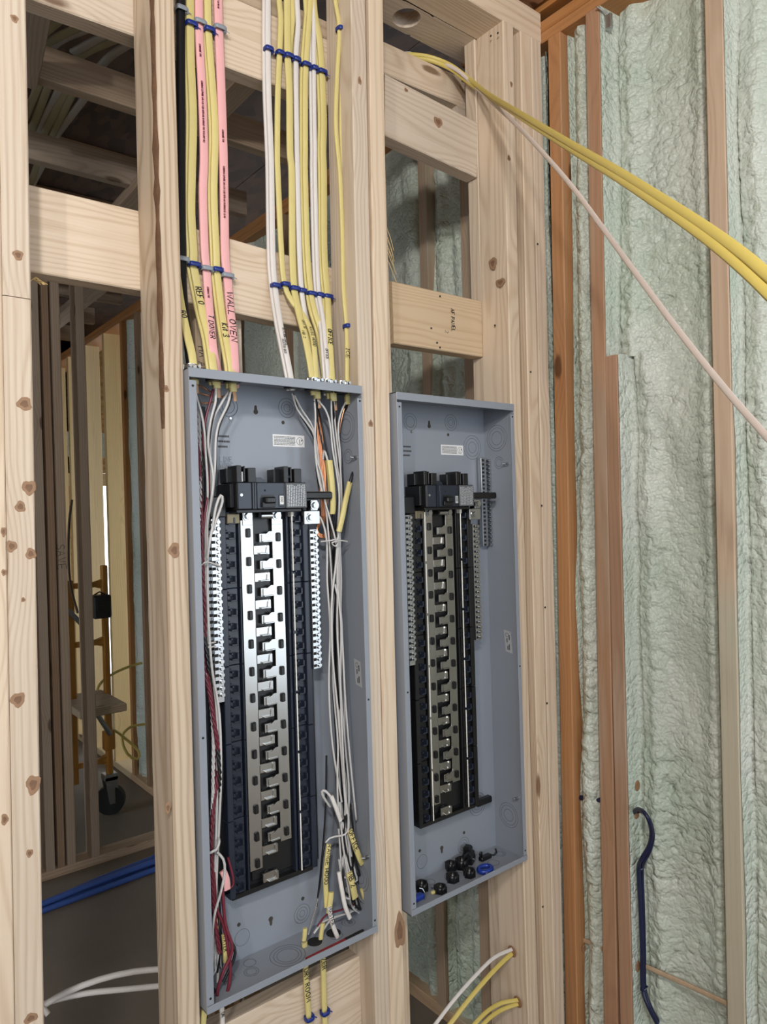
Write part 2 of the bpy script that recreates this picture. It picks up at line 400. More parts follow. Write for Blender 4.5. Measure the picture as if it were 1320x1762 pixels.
# rear plate with the drilled hole: built as a slab with an open bore
def plate_with_hole():
    mb = MB(); x0, x1, y0, y1, z0, z1 = 0.30, 1.395, 0.106, 0.193, 2.728, 2.766; cx, cy, r = 1.145, 0.1485, 0.034; n = 28
    ring = [(cx+r*math.cos(2*math.pi*i/n), cy+r*math.sin(2*math.pi*i/n)) for i in range(n)]
    def outer(i):
        a = 2*math.pi*i/n; c, s = math.cos(a), math.sin(a); k = min((0.05/abs(c)) if abs(c) > 1e-6 else 9, ((y1-cy if s > 0 else cy-y0)/abs(s)) if abs(s) > 1e-6 else 9)
        return (cx+c*k, cy+s*k)
    out = [outer(i) for i in range(n)]
    for z, fl_ in ((z0, 1), (z1, 0)):
        vs = [(a, b2, z) for a, b2 in ring]+[(a, b2, z) for a, b2 in out]
        mb.add(vs, [(i, (i+1) % n, (i+1) % n+n, i+n) for i in range(n)])
    mb.add([(a, b2, z0) for a, b2 in ring]+[(a, b2, z1) for a, b2 in ring], [(i, (i+1) % n, (i+1) % n+n, i+n) for i in range(n)], True)
    mb.box((x0, y0, z0), (cx-0.05, y1, z1)); mb.box((cx+0.05, y0, z0), (x1, y1, z1))
    mb.v = [(a-x0, b2-0.15, c-2.747) for a, b2, c in mb.v]
    o = mb.build('drilled_plate', WOOD); o.parent = wc; o.location = Vector((x0, 0.15, 2.747))-wc.location
    return o
plate_with_hole()
# blocking between and behind the studs
def block(x0, x1, zc0, zc1, yf, h=0.14, t=0.038, m=WOOD, name='block'):
    return board(name, wc, (x0, yf+t/2, zc0), (x1, yf+t/2, zc1), ZV, h, t, m)
block(0.275, 0.500, 2.0215, 2.0215, 0.105)
block(0.275, 0.500, 2.462, 2.470, 0.105)
block(0.525, 0.945, 2.016, 1.996, 0.105)
block(0.505, 0.945, 2.476, 2.484, 0.105)
block(0.505, 0.945, 2.566, 2.574, 0.1055, h=0.038, t=0.089, m=WOODG)
block(1.034, 1.329, 2.466, 2.450, 0.105)
b2o = block(1.040, 1.329, 2.0005, 2.0015, 0.105, m=WOODT)
block(1.02, 1.372, 2.642, 2.650, 0.193, h=0.078)
block(1.355, 1.395, 2.60, 2.60, 0.194, h=0.16)
block(0.503, 0.872, 0.570, 0.570, 0.067)
# splintered edge of the middle flat stud
SPL = MB()
for i in range(7):
    z = 2.085+0.03*i*0.35+rb.random()*0.01
    SPL.sweep([Vector((1.031, 0.106, z+0.03)), Vector((1.036+0.004*rb.random(), 0.103, z+0.01)), Vector((1.041+0.008*rb.random(), 0.100, z-0.018))], 0.0012, 0.0006, (0, -1, 0), 4)
SPL.build('splinter', WOODY, wc, -wc.location)

# holes, nail heads and knots on the front faces (small parts of the wall)
NAIL = mat('nail_head', (0.07, 0.06, 0.055), 0.5, 0.6)
KNOTM = mat('knot_wood', (0.30, 0.18, 0.105), 0.75, var=0.3, vscale=70)
KNOTC = mat('knot_core', (0.19, 0.105, 0.06), 0.75, var=0.3, vscale=90)
nail_me = MB().cyl((0, 0, 0), (0, -0.0012, 0), 0.0026, 8).mesh('nail_head', NAIL)
def nail(px, py, y=SF): inst('nail_head', nail_me, wc, onY(px, py, y)-wc.location)
def nailx(px, py, x):
    inst('nail_head', nail_me, wc, onX(px, py, x)-wc.location, (0, 0, math.pi/2*-1))
def knot(px, py, rx, rz, plane='y', val=SF):
    mb = MB(); n = 16; vs = [(0, -0.0004, 0)]
    for rr_, yy in ((0.5, -0.0004), (0.9, -0.0003), (1.0, 0.0002)):
        for i in range(n):
            a = 2*math.pi*i/n; j = 1+0.12*math.sin(3*a+px)+0.08*math.sin(5*a+py)
            vs.append((1.25*rx*rr_*j*math.cos(a), yy, 1.25*rz*rr_*j*math.sin(a)))
    mb.cur = 1; mb.add(vs, [(0, 1+(i+1) % n, 1+i) for i in range(n)])
    mb.cur = 0; mb.add(vs, [(1+k*n+i, 1+k*n+(i+1) % n, 1+(k+1)*n+(i+1) % n, 1+(k+1)*n+i) for k in range(2) for i in range(n)])
    o = mb.build('knot', [KNOTM, KNOTC], wc)
    p = onY(px, py, val) if plane == 'y' else onX(px, py, val)
    o.location = p-wc.location
    if plane == 'x': o.rotation_euler = (0, 0, -math.pi/2)
for k in ((31, 439, .006, .0065), (25, 32, .0045, .005), (42, 695, .0085, .0085), (50, 839, .008, .009), (35, 872, .006, .007), (20, 940, .006, .007), (53, 953, .006, .007),
          (40, 1032, .0025, .003), (31, 1204, .008, .009), (57, 1350, .008, .012), (51, 1468, .004, .005), (53, 1752, .008, .006), (286, 669, .004, .005), (300, 947, .008, .011),
          (289, 1390, .004, .008), (619, 139, .004, .007), (638, 729, .005, .006), (688, 1602, .012, .030), (880, 145, .004, .006), (876, 272, .005, .006)): knot(*k)
for k in ((6, 915, .003, .006), (7, 985, .003, .004), (8, 1410, .004, .007)): knot(*k)
for k in ((861, 486, .012, .008), (848, 453, .01, .012), (880, 890, .003, .004)): knot(*k[:4], plane='x', val=1.323)
for k in ((754, 210, .012, .010), (699, 155, .005, .004)): knot(*k, val=0.105)
for p in ((845, 62), (857, 57), (852, 560), (840, 800)): nailx(*p, 1.322)
for p in ((925, 420), (932, 870), (913, 640), (938, 1045), (941, 1210), (899, 1440), (934, 1560)): nail(*p)
for p in ((742, 565), (757, 510), (757, 598), (752, 590)): nail(*p, y=0.105)

# ---- wall_right: exterior wall, fir studs with sprayed foam between
wr = empty('wall_right', (1.55, 0.2, 0.0)); tag(wr, kind='structure')
XE = 1.482
def estud(ya, yb, z0=0.04, z1=2.728, m=FIR, t=0.038, d=0.14, x=XE):
    return board('stud', wr, (x+d/2, ya, z0), (x+d/2, yb, z1), XV, d, t, m)
estud(0.016, -0.022); estud(-0.100, -0.134, m=FIR2)
jack = board('jack_stud', wr, (XE+0.07, -0.144, 0.04), (XE+0.07, -0.157, 1.903), XV, 0.14, 0.034, FIR2)
estud(-0.405, -0.424, m=PALES); estud(-0.82, -0.84, m=PALEF)
estud(0.500, 0.478, m=FIRD); estud(0.312, 0.302, m=FIRD)
for y in (0.89, 1.30, 1.70, 2.11, 2.52, 2.92): estud(y, y, m=DARKW)
estud(3.16, 3.16, m=FIR, d=0.09)
for y in (3.49, 3.87, 4.28, 4.69): estud(y, y, m=WOODY, d=0.115 if y < 3.5 else 0.092)
for z in (2.741, 2.769): board('top_plate', wr, (XE+0.07, -2.0, z), (XE+0.07, 5.4, z), XV, 0.14, 0.0265 if z < 2.75 else 0.028, FIR)
board('bottom_plate', wr, (XE+0.07, -2.0, 0.02), (XE+0.07, 3.2, 0.02), XV, 0.14, 0.04, FIRD)
board('bottom_plate', wr, (XE+0.045, 3.2, 0.02), (XE+0.045, 5.4, 0.02), XV, 0.092, 0.04, WOODY)
sh = MB().box((1.635, -1.1, 0), (1.65, 3.19, 2.8)).build('sheathing', OSB, wr, -wr.location)
MB().box((1.50, -2.3, 0), (1.65, -1.1, 0.85)).build('wall_sheet', GYP, wr, -wr.location)      # below and above the side window behind the camera; unseen lower sheet made pale for bus reflections
MB().box((1.50, -2.3, 2.25), (1.65, -1.1, 3.16)).build('sheathing', OSB, wr, -wr.location)
MB().box((1.50, -4.0, 0), (1.65, -2.3, 3.16)).build('sheathing', OSB, wr, -wr.location)

def cells(u, v, seed, jit=0.9):
    """cellular noise: distances to the nearest and second nearest jittered grid points"""
    iu = np.floor(u).astype(int); iv = np.floor(v).astype(int); d1 = np.full(u.shape, 9.0); d2 = np.full(u.shape, 9.0)
    for a in (-1, 0, 1):
        for b2 in (-1, 0, 1):
            cu = iu+a; cv = iv+b2
            h = (np.sin(cu*127.1+cv*311.7+seed*17.3)*43758.5453) % 1.0; k = (np.sin(cu*269.5+cv*183.3+seed*9.1)*24634.6345) % 1.0
            dd = np.sqrt((cu+0.5+(h-0.5)*jit-u)**2+(cv+0.5+(k-0.5)*jit-v)**2)
            d2 = np.where(dd < d1, d1, np.minimum(d2, dd)); d1 = np.minimum(d1, dd)
    return d1, d2
def vnoise(u, v, seed):
    iu = np.floor(u); iv = np.floor(v); fu = u-iu; fv = v-iv; fu = fu*fu*(3-2*fu); fv = fv*fv*(3-2*fv)
    H = lambda a, b2: (np.sin(a*127.1+b2*311.7+seed*7.7)*43758.5453) % 1.0
    return (H(iu, iv)*(1-fu)+H(iu+1, iv)*fu)*(1-fv)+(H(iu, iv+1)*(1-fu)+H(iu+1, iv+1)*fu)*fv
def foam_bay(y0, y1, z0, z1, depth, seed, rise0, rise1, res=0.006, amp=1.0):
    """foam face: X as a height field over (y,z); rise0/1 is how far it climbs the stud sides at y0 and y1"""
    if not isinstance(y0, tuple): y0 = (y0, y0)
    if not isinstance(y1, tuple): y1 = (y1, y1)
    ya, yb_, y0, y1 = y0, y1, 0.0, (y1[0]+y1[1]-y0[0]-y0[1])/2
    W_ = y1-y0; ny = max(14, int(W_/res)); nz = int((z1-z0)/res)
    t = np.linspace(0, 1, ny); e = 0.5-0.5*np.cos(np.pi*t); ys = y0+W_*(0.55*t+0.45*e)
    ys[1] = y0+0.0025; ys[2] = y0+0.006; ys[-2] = y1-0.0025; ys[-3] = y1-0.006
    zs = np.linspace(z0, z1, nz); Y, Z = np.meshgrid(ys, zs)
    tz = (Z-z0)/(z1-z0); lo = ya[0]+(ya[1]-ya[0])*tz; hi = yb_[0]+(yb_[1]-yb_[0])*tz; YW = lo+(hi-lo)*(Y/W_)
    wu = (vnoise(Y*9, Z*9, seed)-0.5)*0.05; wv = (vnoise(Y*9+5, Z*9+3, seed+3)-0.5)*0.05
    def dome(sc, sd, stretch=1.0):
        d1, d2 = cells((Y+wu)/sc, (Z+wv)/(sc*stretch), sd); return np.sqrt(np.clip(1-(d1/0.85)**2, 0, 1))
    low = vnoise(Y*4, Z*3, seed+1)*0.6+vnoise(Y*9, Z*7, seed+2)*0.4
    mask = np.clip((vnoise(Y*5+9, Z*3.5, seed+5)-0.25)*1.8, 0.25, 1.0)
    h = (low-0.5)*0.035
    h += amp*mask*(dome(0.034, seed)*0.011+dome(0.019, seed+1, 1.3)*0.008)
    h += amp*(dome(0.0125, seed+4)*0.0042)
    da = Y-y0; db = y1-Y
    # rolled beads where the foam meets the framing
    for dist, sd in ((da, seed+7), (db, seed+8)):
        bead = np.exp(-((dist-0.045)/0.02)**2); c1, _ = cells(dist/0.028+0.3*np.sin(Z*20), Z/0.022, sd)
        h += amp*bead*(0.010+0.010*np.sqrt(np.clip(1-(c1/0.8)**2, 0, 1)))
    h += 0.02*np.exp(-(da/0.05)**2)*min(1, rise0*20)+0.02*np.exp(-(db/0.05)**2)*min(1, rise1*20)
    wob = lambda sd: 0.75+0.5*vnoise(Z*6, Z*0+sd, seed+11)
    h = h*np.clip(np.minimum(da, db)/0.012, 0, 1)
    h = h+np.exp(-(da/0.0035)**2)*np.minimum(rise0*wob(1.5), depth-0.001)+np.exp(-(db/0.0035)**2)*np.minimum(rise1*wob(4.5), depth-0.001)
    X = XE+depth-h
    X = np.maximum(X, XE+0.002)
    V = np.stack([X, YW, Z], -1).reshape(-1, 3); my = len(ys)
    idx = np.arange(nz*my).reshape(nz, my); Fq = np.stack([idx[:-1, :-1], idx[1:, :-1], idx[1:, 1:], idx[:-1, 1:]], -1).reshape(-1, 4)
    me = bpy.data.meshes.new('foam_fill'); me.from_pydata(V.tolist(), [], Fq.tolist())
    me.polygons.foreach_set('use_smooth', [True]*len(me.polygons)); me.materials.append(FOAM); me.update()
    o = bpy.data.objects.new('foam_fill', me); COL.objects.link(o); o.parent = wr; o.location = -wr.location
    return o
foam_bay((-0.799, -0.819), (-0.4255, -0.4445), 0.04, 2.728, 0.075, 3, 0.01, 0.075, 0.0065)
foam_bay((-0.3985, -0.4035), (-0.1440, -0.1545), 1.900, 2.728, 0.090, 5, 0.004, 0.095, 0.0042)
foam_bay((-0.3855, -0.3985), (-0.1630, -0.1758), 0.04, 1.905, 0.090, 5, 0.004, 0.095, 0.0042)
foam_bay((-0.0800, -0.1140), (-0.0045, -0.0425), 0.04, 2.728, 0.075, 8, 0.03, 0.045, 0.0048)
foam_bay(0.030, 0.286, 0.04, 2.728, 0.06, 12, 0.03, 0.03, 0.008)
foam_bay(0.325, 0.466, 0.04, 2.728, 0.06, 15, 0.04, 0.06, 0.006)
foam_bay(0.514, 0.868, 0.04, 2.728, 0.05, 17, 0.02, 0.03, 0.008, amp=1.3)
yl = 0.912
for k, y in enumerate((1.28, 1.68, 2.09, 2.50, 2.90, 3.14)):
    foam_bay(yl, y, 0.04, 2.728, 0.055, 20+k, 0.02, 0.03, 0.016); yl = y+0.042
foam_bay(-1.08, -0.862, 0.04, 2.728, 0.075, 31, 0.02, 0.06, 0.012)

# overspray holes in the foamed stud sides
HOLEM = mat('drilled_wood', (0.30, 0.16, 0.08), 0.8, var=0.4, vscale=90)
def drill(px, py, y, rx, rz, parent=wr):
    mb = MB(); n = 16; p = onY(px, py, y)
    mb.add([(rx*math.cos(2*math.pi*i/n)*(1+.12*math.sin(i*2.3)), 0, rz*math.sin(2*math.pi*i/n)) for i in range(n)]+[(0.8*rx*math.cos(2*math.pi*i/n), -0.0016, 0.8*rz*math.sin(2*math.pi*i/n)) for i in range(n)],
           [(i, (i+1) % n, (i+1) % n+n, i+n) for i in range(n)]+[tuple(range(n, 2*n))])
    o = mb.build('drill_hole', HOLEM, parent); o.location = p-parent.location
drill(1097, 1352, -0.1725, 0.010, 0.013); drill(1096, 1402, -0.1725, 0.009, 0.010); drill(1098, 1663, -0.1690, 0.009, 0.013); drill(1302, 1677, -0.4310, 0.009, 0.014)
drill(1005, 1632, -0.0120, 0.007, 0.010)
# a scrap of foam-covered strapping nailed on stud heads
MTL = mat('galvanised', (0.55, 0.56, 0.56), 0.35, 1.0)
mb = MB(); p = onX(1046, 25, 1.50); mb.box(p+Vector((-0.004, -0.010, -0.035)), p+Vector((0.006, 0.006, 0.0)), 0.002); mb.sweep([p, p+Vector((-.03, .01, .012))], .003, .002, None, 5)
mb.build('metal_hanger', MTL, wr, -wr.location)

# ---- wall_far: the stud partition in the room behind
wf = empty('wall_far', (0.9, 2.28, 0.0)); tag(wf, kind='structure')
far_studs = []
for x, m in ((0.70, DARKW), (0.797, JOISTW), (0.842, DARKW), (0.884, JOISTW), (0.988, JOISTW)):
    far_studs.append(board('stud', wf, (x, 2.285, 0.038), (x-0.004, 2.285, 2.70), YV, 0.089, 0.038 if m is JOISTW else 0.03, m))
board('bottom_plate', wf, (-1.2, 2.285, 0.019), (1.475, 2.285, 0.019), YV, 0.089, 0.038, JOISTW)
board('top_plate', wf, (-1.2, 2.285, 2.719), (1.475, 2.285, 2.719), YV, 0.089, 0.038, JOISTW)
# ---- wall_left and wall_back close the rear room; wall_outer stands beyond the open studs with an unseen opening added to brighten the yellow studs
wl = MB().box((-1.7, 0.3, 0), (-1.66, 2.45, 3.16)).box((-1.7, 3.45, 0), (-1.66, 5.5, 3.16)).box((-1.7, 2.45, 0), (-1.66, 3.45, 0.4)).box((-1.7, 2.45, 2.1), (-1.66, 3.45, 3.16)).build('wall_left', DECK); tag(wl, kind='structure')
wb = empty('wall_back', (1.9, 5.52, 0.0)); tag(wb, kind='structure')
for a, b2, m in (((-1.66, 5.5, 0), (2.03, 5.54, 3.16), OSB), ((2.9, 5.5, 0), (3.3, 5.54, 3.16), OSB), ((1.72, 5.5, 1.98), (2.9, 5.54, 2.12), OSB), ((1.72, 5.49, 2.12), (2.9, 5.53, 2.34), FOAM), ((1.72, 5.5, 2.34), (2.9, 5.54, 3.16), OSB)):
    MB().box(a, b2).build('sheathing', m, wb, -wb.location)
board('door_header', wb, (1.72, 5.5, 1.92), (2.9, 5.5, 1.92), ZV, 0.11, 0.06, WOODY)
wo = MB().box((3.26, -0.1, 0), (3.30, 1.0, 3.16)).box((3.26, 3.4, 0), (3.30, 5.5, 3.16)).box((3.26, 1.0, 0), (3.30, 3.4, 0.4)).box((3.26, 1.0, 2.3), (3.30, 3.4, 3.16)).box((1.65, -0.1, 0), (3.26, -0.06, 3.16)).build('wall_outer', OSB); tag(wo, kind='structure')
# the room the camera stands in: wall behind with an unseen window added for soft frontal daylight, wall to the left
wn_ = empty('wall_front', (-0.6, -4.0, 0.0)); tag(wn_, kind='structure')
for a, b2 in (((-3.2, -4.04, 0), (1.65, -4.0, 0.8)), ((-3.2, -4.04, 2.3), (1.65, -4.0, 3.16)), ((-3.2, -4.04, 0.8), (-1.3, -4.0, 2.3)), ((1.45, -4.04, 0.8), (1.65, -4.0, 2.3))):
    MB().box(a, b2).build('wall_sheet', GYP, wn_, -wn_.location)
we = MB().box((-3.24, -4.0, 0), (-3.2, 0.3, 3.16)).box((-3.2, 0.26, 0), (-1.66, 0.3, 3.16)).build('wall_side', GYP); tag(we, kind='structure')
# ------------------------------------------------------------------ hand lettering
GL = {
'A':[[(0,0),(.3,1),(.6,0)],[(.12,.4),(.48,.4)]],'B':[[(0,0),(0,1),(.4,.95),(.5,.75),(.35,.53),(0,.5)],[(.35,.53),(.58,.3),(.45,.05),(0,0)]],
'C':[[(.58,.85),(.35,1),(.08,.8),(0,.45),(.1,.12),(.35,0),(.58,.15)]],'D':[[(0,0),(0,1),(.35,.95),(.58,.6),(.5,.2),(.3,0),(0,0)]],
'E':[[(.55,1),(0,1),(0,0),(.55,0)],[(0,.5),(.45,.5)]],'F':[[(.55,1),(0,1),(0,0)],[(0,.5),(.42,.5)]],
'G':[[(.58,.85),(.3,1),(.05,.75),(0,.35),(.2,0),(.5,.08),(.56,.4),(.32,.4)]],'H':[[(0,0),(0,1)],[(.55,0),(.55,1)],[(0,.5),(.55,.5)]],
'I':[[(.15,1),(.15,0)],[(0,1),(.3,1)],[(0,0),(.3,0)]],'J':[[(.45,1),(.45,.2),(.25,0),(.02,.2)]],'K':[[(0,0),(0,1)],[(.55,1),(0,.45),(.55,0)]],
'L':[[(0,1),(0,0),(.52,0)]],'M':[[(0,0),(.05,1),(.33,.35),(.6,1),(.66,0)]],'N':[[(0,0),(0,1),(.55,0),(.55,1)]],
'O':[[(.3,1),(.05,.75),(0,.4),(.2,.02),(.45,.08),(.6,.5),(.5,.88),(.3,1)]],'P':[[(0,0),(0,1),(.42,.95),(.52,.72),(.38,.5),(0,.46)]],
'Q':[[(.3,1),(.05,.75),(0,.4),(.2,.02),(.45,.08),(.6,.5),(.5,.88),(.3,1)],[(.38,.28),(.62,-.02)]],'R':[[(0,0),(0,1),(.42,.95),(.52,.72),(.38,.52),(0,.48)],[(.25,.5),(.56,0)]],
'S':[[(.54,.86),(.3,1),(.05,.8),(.15,.57),(.45,.45),(.55,.2),(.3,0),(0,.15)]],'T':[[(0,1),(.6,1)],[(.3,1),(.3,0)]],'U':[[(0,1),(.02,.25),(.28,0),(.53,.25),(.55,1)]],
'V':[[(0,1),(.3,0),(.58,1)]],'W':[[(0,1),(.18,0),(.38,.7),(.58,0),(.78,1)]],'X':[[(0,0),(.55,1)],[(0,1),(.55,0)]],'Y':[[(0,1),(.28,.5),(.56,1)],[(.28,.5),(.28,0)]],
'Z':[[(0,1),(.55,1),(0,0),(.58,0)]],'0':[[(.3,1),(.05,.75),(0,.4),(.2,.02),(.45,.08),(.6,.5),(.5,.88),(.3,1)]],'1':[[(.05,.8),(.2,1),(.2,0)]],
'2':[[(0,.8),(.25,1),(.52,.8),(.45,.5),(0,0),(.58,0)]],'3':[[(0,.92),(.45,1),(.5,.75),(.2,.52),(.55,.35),(.45,.05),(0,.06)]],'4':[[(.4,0),(.4,1),(0,.35),(.58,.35)]],
'6':[[(.5,.95),(.15,.7),(0,.3),(.25,0),(.52,.2),(.4,.5),(.05,.35)]],'i':[[(.1,.6),(.1,0)],[(.1,.8),(.1,.86)]],'t':[[(.18,.95),(.18,.1),(.35,0)],[(0,.65),(.4,.65)]],
'-':[[(.05,.45),(.4,.45)]],'.':[[(.05,0),(.05,.06)]],'(':[[(.25,1.05),(.05,.6),(.25,-.1)]],')':[[(.05,1.05),(.25,.6),(.05,-.1)]]}
def text_width(s, h): return sum((0.42 if c == ' ' else max(p[0] for st in GL[c] for p in st)+0.24) for c in s)*h
def lettering(name, s, frame, h, m, parent, pen=0.09, wob=0.03, squash=1.0):
    """flat marker strokes; frame(u,v) gives the surface point for distance u along the line and v across it"""
    mb = MB(); u = 0; rr_ = random.Random(len(s)*7+int(h*1e5)); w = pen*h/2
    for c in s:
        if c == ' ': u += 0.42*h*squash; continue
        g = GL[c]; sh = rr_.uniform(-.04, .04)
        for st in g:
            pts = [(u+p[0]*h*squash+rr_.uniform(-wob, wob)*h, (p[1]+sh)*h+rr_.uniform(-wob, wob)*h) for p in st]
            L_, R_ = [], []
            for i, p in enumerate(pts):
                a = pts[max(i-1, 0)]; b2 = pts[min(i+1, len(pts)-1)]; dx, dy = b2[0]-a[0], b2[1]-a[1]; ln = math.hypot(dx, dy) or 1
                L_.append(frame(p[0]-dy/ln*w, p[1]+dx/ln*w)); R_.append(frame(p[0]+dy/ln*w, p[1]-dx/ln*w))
            n = len(pts); mb.add(L_+R_, [(i, i+1, n+i+1, n+i) for i in range(n-1)])
        u += (max(p[0] for st in g for p in st)+0.24)*h*squash
    o = mb.build(name, m, parent)
    if parent is not None: o.location = -parent.location
    return o
def path_frame(path, start, w0, lift):
    """text running down a cable: u along the path from the point nearest `start`, letters' tops towards +X"""
    cum = [0]
    for a, b2 in zip(path, path[1:]): cum.append(cum[-1]+(b2-a).length)
    k = min(range(len(path)), key=lambda i: (path[i]-start).length); s0 = cum[k]
    def fr(u, v):
        s = min(max(s0+u, 0), cum[-1]-1e-6); i = 0
        while i < len(cum)-2 and cum[i+1] < s: i += 1
        t = (s-cum[i])/max(1e-9, cum[i+1]-cum[i]); p = path[i].lerp(path[i+1], t); d = (path[i+1]-path[i]).normalized()
        side = Vector((0, -1, 0)).cross(d)*1.0; side = side.normalized()
        if side.x < 0: side = -side
        return p+side*(v+w0)+Vector((0, -lift, 0))
    return fr
def plane_frame(o, du, dv):
    o = Vector(o); du = Vector(du).normalized(); dv = Vector(dv).normalized()
    return lambda u, v: o+du*u+dv*v
INK = mat('marker_ink', (0.012, 0.012, 0.014), 0.6)
INKS = mat('faded_marker', (0.035, 0.03, 0.028), 0.8)
INKR = mat('dark_red_ink', (0.12, 0.012, 0.03), 0.6)

# marks on the framing
lettering('lettering', 'AF PANEL', plane_frame(onY(776, 531, 0.1038), (0, 0, -1), (1, 0, 0)), 0.0125, INKS, wc, squash=0.75, pen=.14)
lettering('lettering', '2', plane_frame(onY(766, 568, 0.1038), (0, 0, -1), (1, 0, 0)), 0.011, INKS, wc)
lettering('lettering', 'SAVE', plane_frame(onY(96, 938, 2.2395), (0.06, 0, -1), (1, 0, 0.06)), 0.036, INKS, wf, pen=.07)
lettering('lettering', 'HA', plane_frame(onY(341, 596, 0.1465), (0.15, 0, -1), (1, 0, 0)), 0.014, INKS, wc)
lettering('lettering', 'AH', plane_frame(onY(341, 622, 0.1465), (0.15, 0, -1), (1, 0, 0)), 0.014, INKS, wc)

# ------------------------------------------------------------------ electrical panels
GRAY = mat('grey_enamel', (0.26, 0.285, 0.33), 0.33, bump=0.04, bscale=500, var=0.04)
BLK = mat('black_plastic', (0.007, 0.0075, 0.009), 0.34, bump=0.05, bscale=300)
NAVYB = mat('blue_black_plastic', (0.016, 0.022, 0.038), 0.30)
STEEL = mat('bright_bus_metal', (0.50, 0.505, 0.50), 0.27, 1.0, var=0.06, vscale=30)
ZINC = mat('zinc_screw', (0.52, 0.54, 0.56), 0.26, 1.0)
DARKH = mat('dark_opening', (0.01, 0.010, 0.010), 0.8)
KEYH = mat('keyhole_shadow', (0.05, 0.045, 0.035), 0.9)
WHITE = mat('white_label', (0.78, 0.78, 0.78), 0.5)
SILV = mat('silver_label', (0.55, 0.56, 0.58), 0.4, 0.3)
PRINT = mat('label_print', (0.05, 0.05, 0.055), 0.6)
ROD = mat('pale_rod', (0.80, 0.78, 0.72), 0.4)
EMBOSS = mat('grey_emboss', (0.15, 0.165, 0.195), 0.5)
PW, PD, PH = 0.362, 0.0985, 1.0802
C0 = 0.167
def cx(d): return C0+d

def screw_mesh(r, h, m, name='screw'):
    mb = MB(); mb.cyl((0, 0, 0), (0, -h, 0), r, 12, r*0.82)
    return mb.mesh(name, m)
scr_me = screw_mesh(0.0043, 0.0042, ZINC)
slotcap_me = MB().box((-0.0030, -0.0047, -0.0007), (0.0030, -0.0043, 0.0007)).mesh('screw_slot', DARKH)
hex_me = MB().cyl((0, 0, 0), (0, -0.0015, 0), 0.0095, 18).cyl((0, -0.0015, 0), (0, -0.006, 0), 0.0062, 6, smooth=False).cyl((0, -0.0061, 0), (0, -0.0063, 0), 0.003, 8).mesh('bus_bolt', ZINC)
portm = MB().box((-0.0032, -0.0006, -0.0026), (0.0032, 0.0004, 0.0026)).mesh('wire_port', DARKH)
def stab_mesh(side):
    mb = MB(); s = side
    if s < 0:   # tongue from the left bar
        mb.box((-0.0235, 0.0570, -0.0508), (0.0068, 0.0615, -0.0341), 0.0006)
        mb.box((-0.014, 0.0515, -0.0503), (0.0040, 0.0575, -0.0480), 0.0006)
        mb.prism([(0.0005, -0.0508), (0.0075, -0.0508), (0.0075, -0.0355), (0.0045, -0.0341), (0.0025, -0.0380)], 0.0545, 0.0575)
    else:
        mb.box((-0.0110, 0.0570, -0.0286), (0.0175, 0.0615, -0.0120), 0.0006)
        mb.box((-0.0068, 0.0515, -0.0285), (0.0130, 0.0575, -0.0262), 0.0006)
        mb.prism([(-0.0070, -0.0262), (0.0160, -0.0262), (0.0160, -0.0085), (0.0085, -0.0085), (0.0020, -0.0130), (-0.0070, -0.0140)], 0.0545, 0.0575)
    return mb.mesh('stab', STEEL)
stabL, stabR = stab_mesh(-1), stab_mesh(1)
ovalm = MB(); ovalm.ring((0, 0, 0), (0, -1, 0), 0.0042, 0.0016, 0.0012, 12); ovalm = ovalm.mesh('oval_hole', DARKH)
slotm = MB().box((-0.0042, 0.0545, -0.0085), (0.0042, 0.0590, 0.0085), 0.0014).box((-0.0032, 0.0535, -0.0065), (0.0032, 0.0547, 0.0065)).mesh('insulator_slot', BLK)
hookm = MB().box((-0.0075, 0.0490, -0.0068), (0.0055, 0.0620, -0.0036), 0.0006).box((0.0025, 0.0490, -0.0068), (0.0060, 0.0620, 0.0060), 0.0006).box((-0.0075, 0.0520, 0.0030), (-0.0040, 0.0620, 0.0068), 0.0006).cyl((-0.006, 0.0585, 0.0098), (-0.006, 0.0571, 0.0098), 0.0012, 8).mesh('breaker_hook', NAVYB)

def knockout(par, c, ax, radii, m=EMBOSS):
    mb = MB()
    for r in radii: mb.ring((0, 0, 0), ax, r, 0.0014, 0.0007, 26)
    o = mb.build('knockout', m, par); o.location = Vector(c); return o

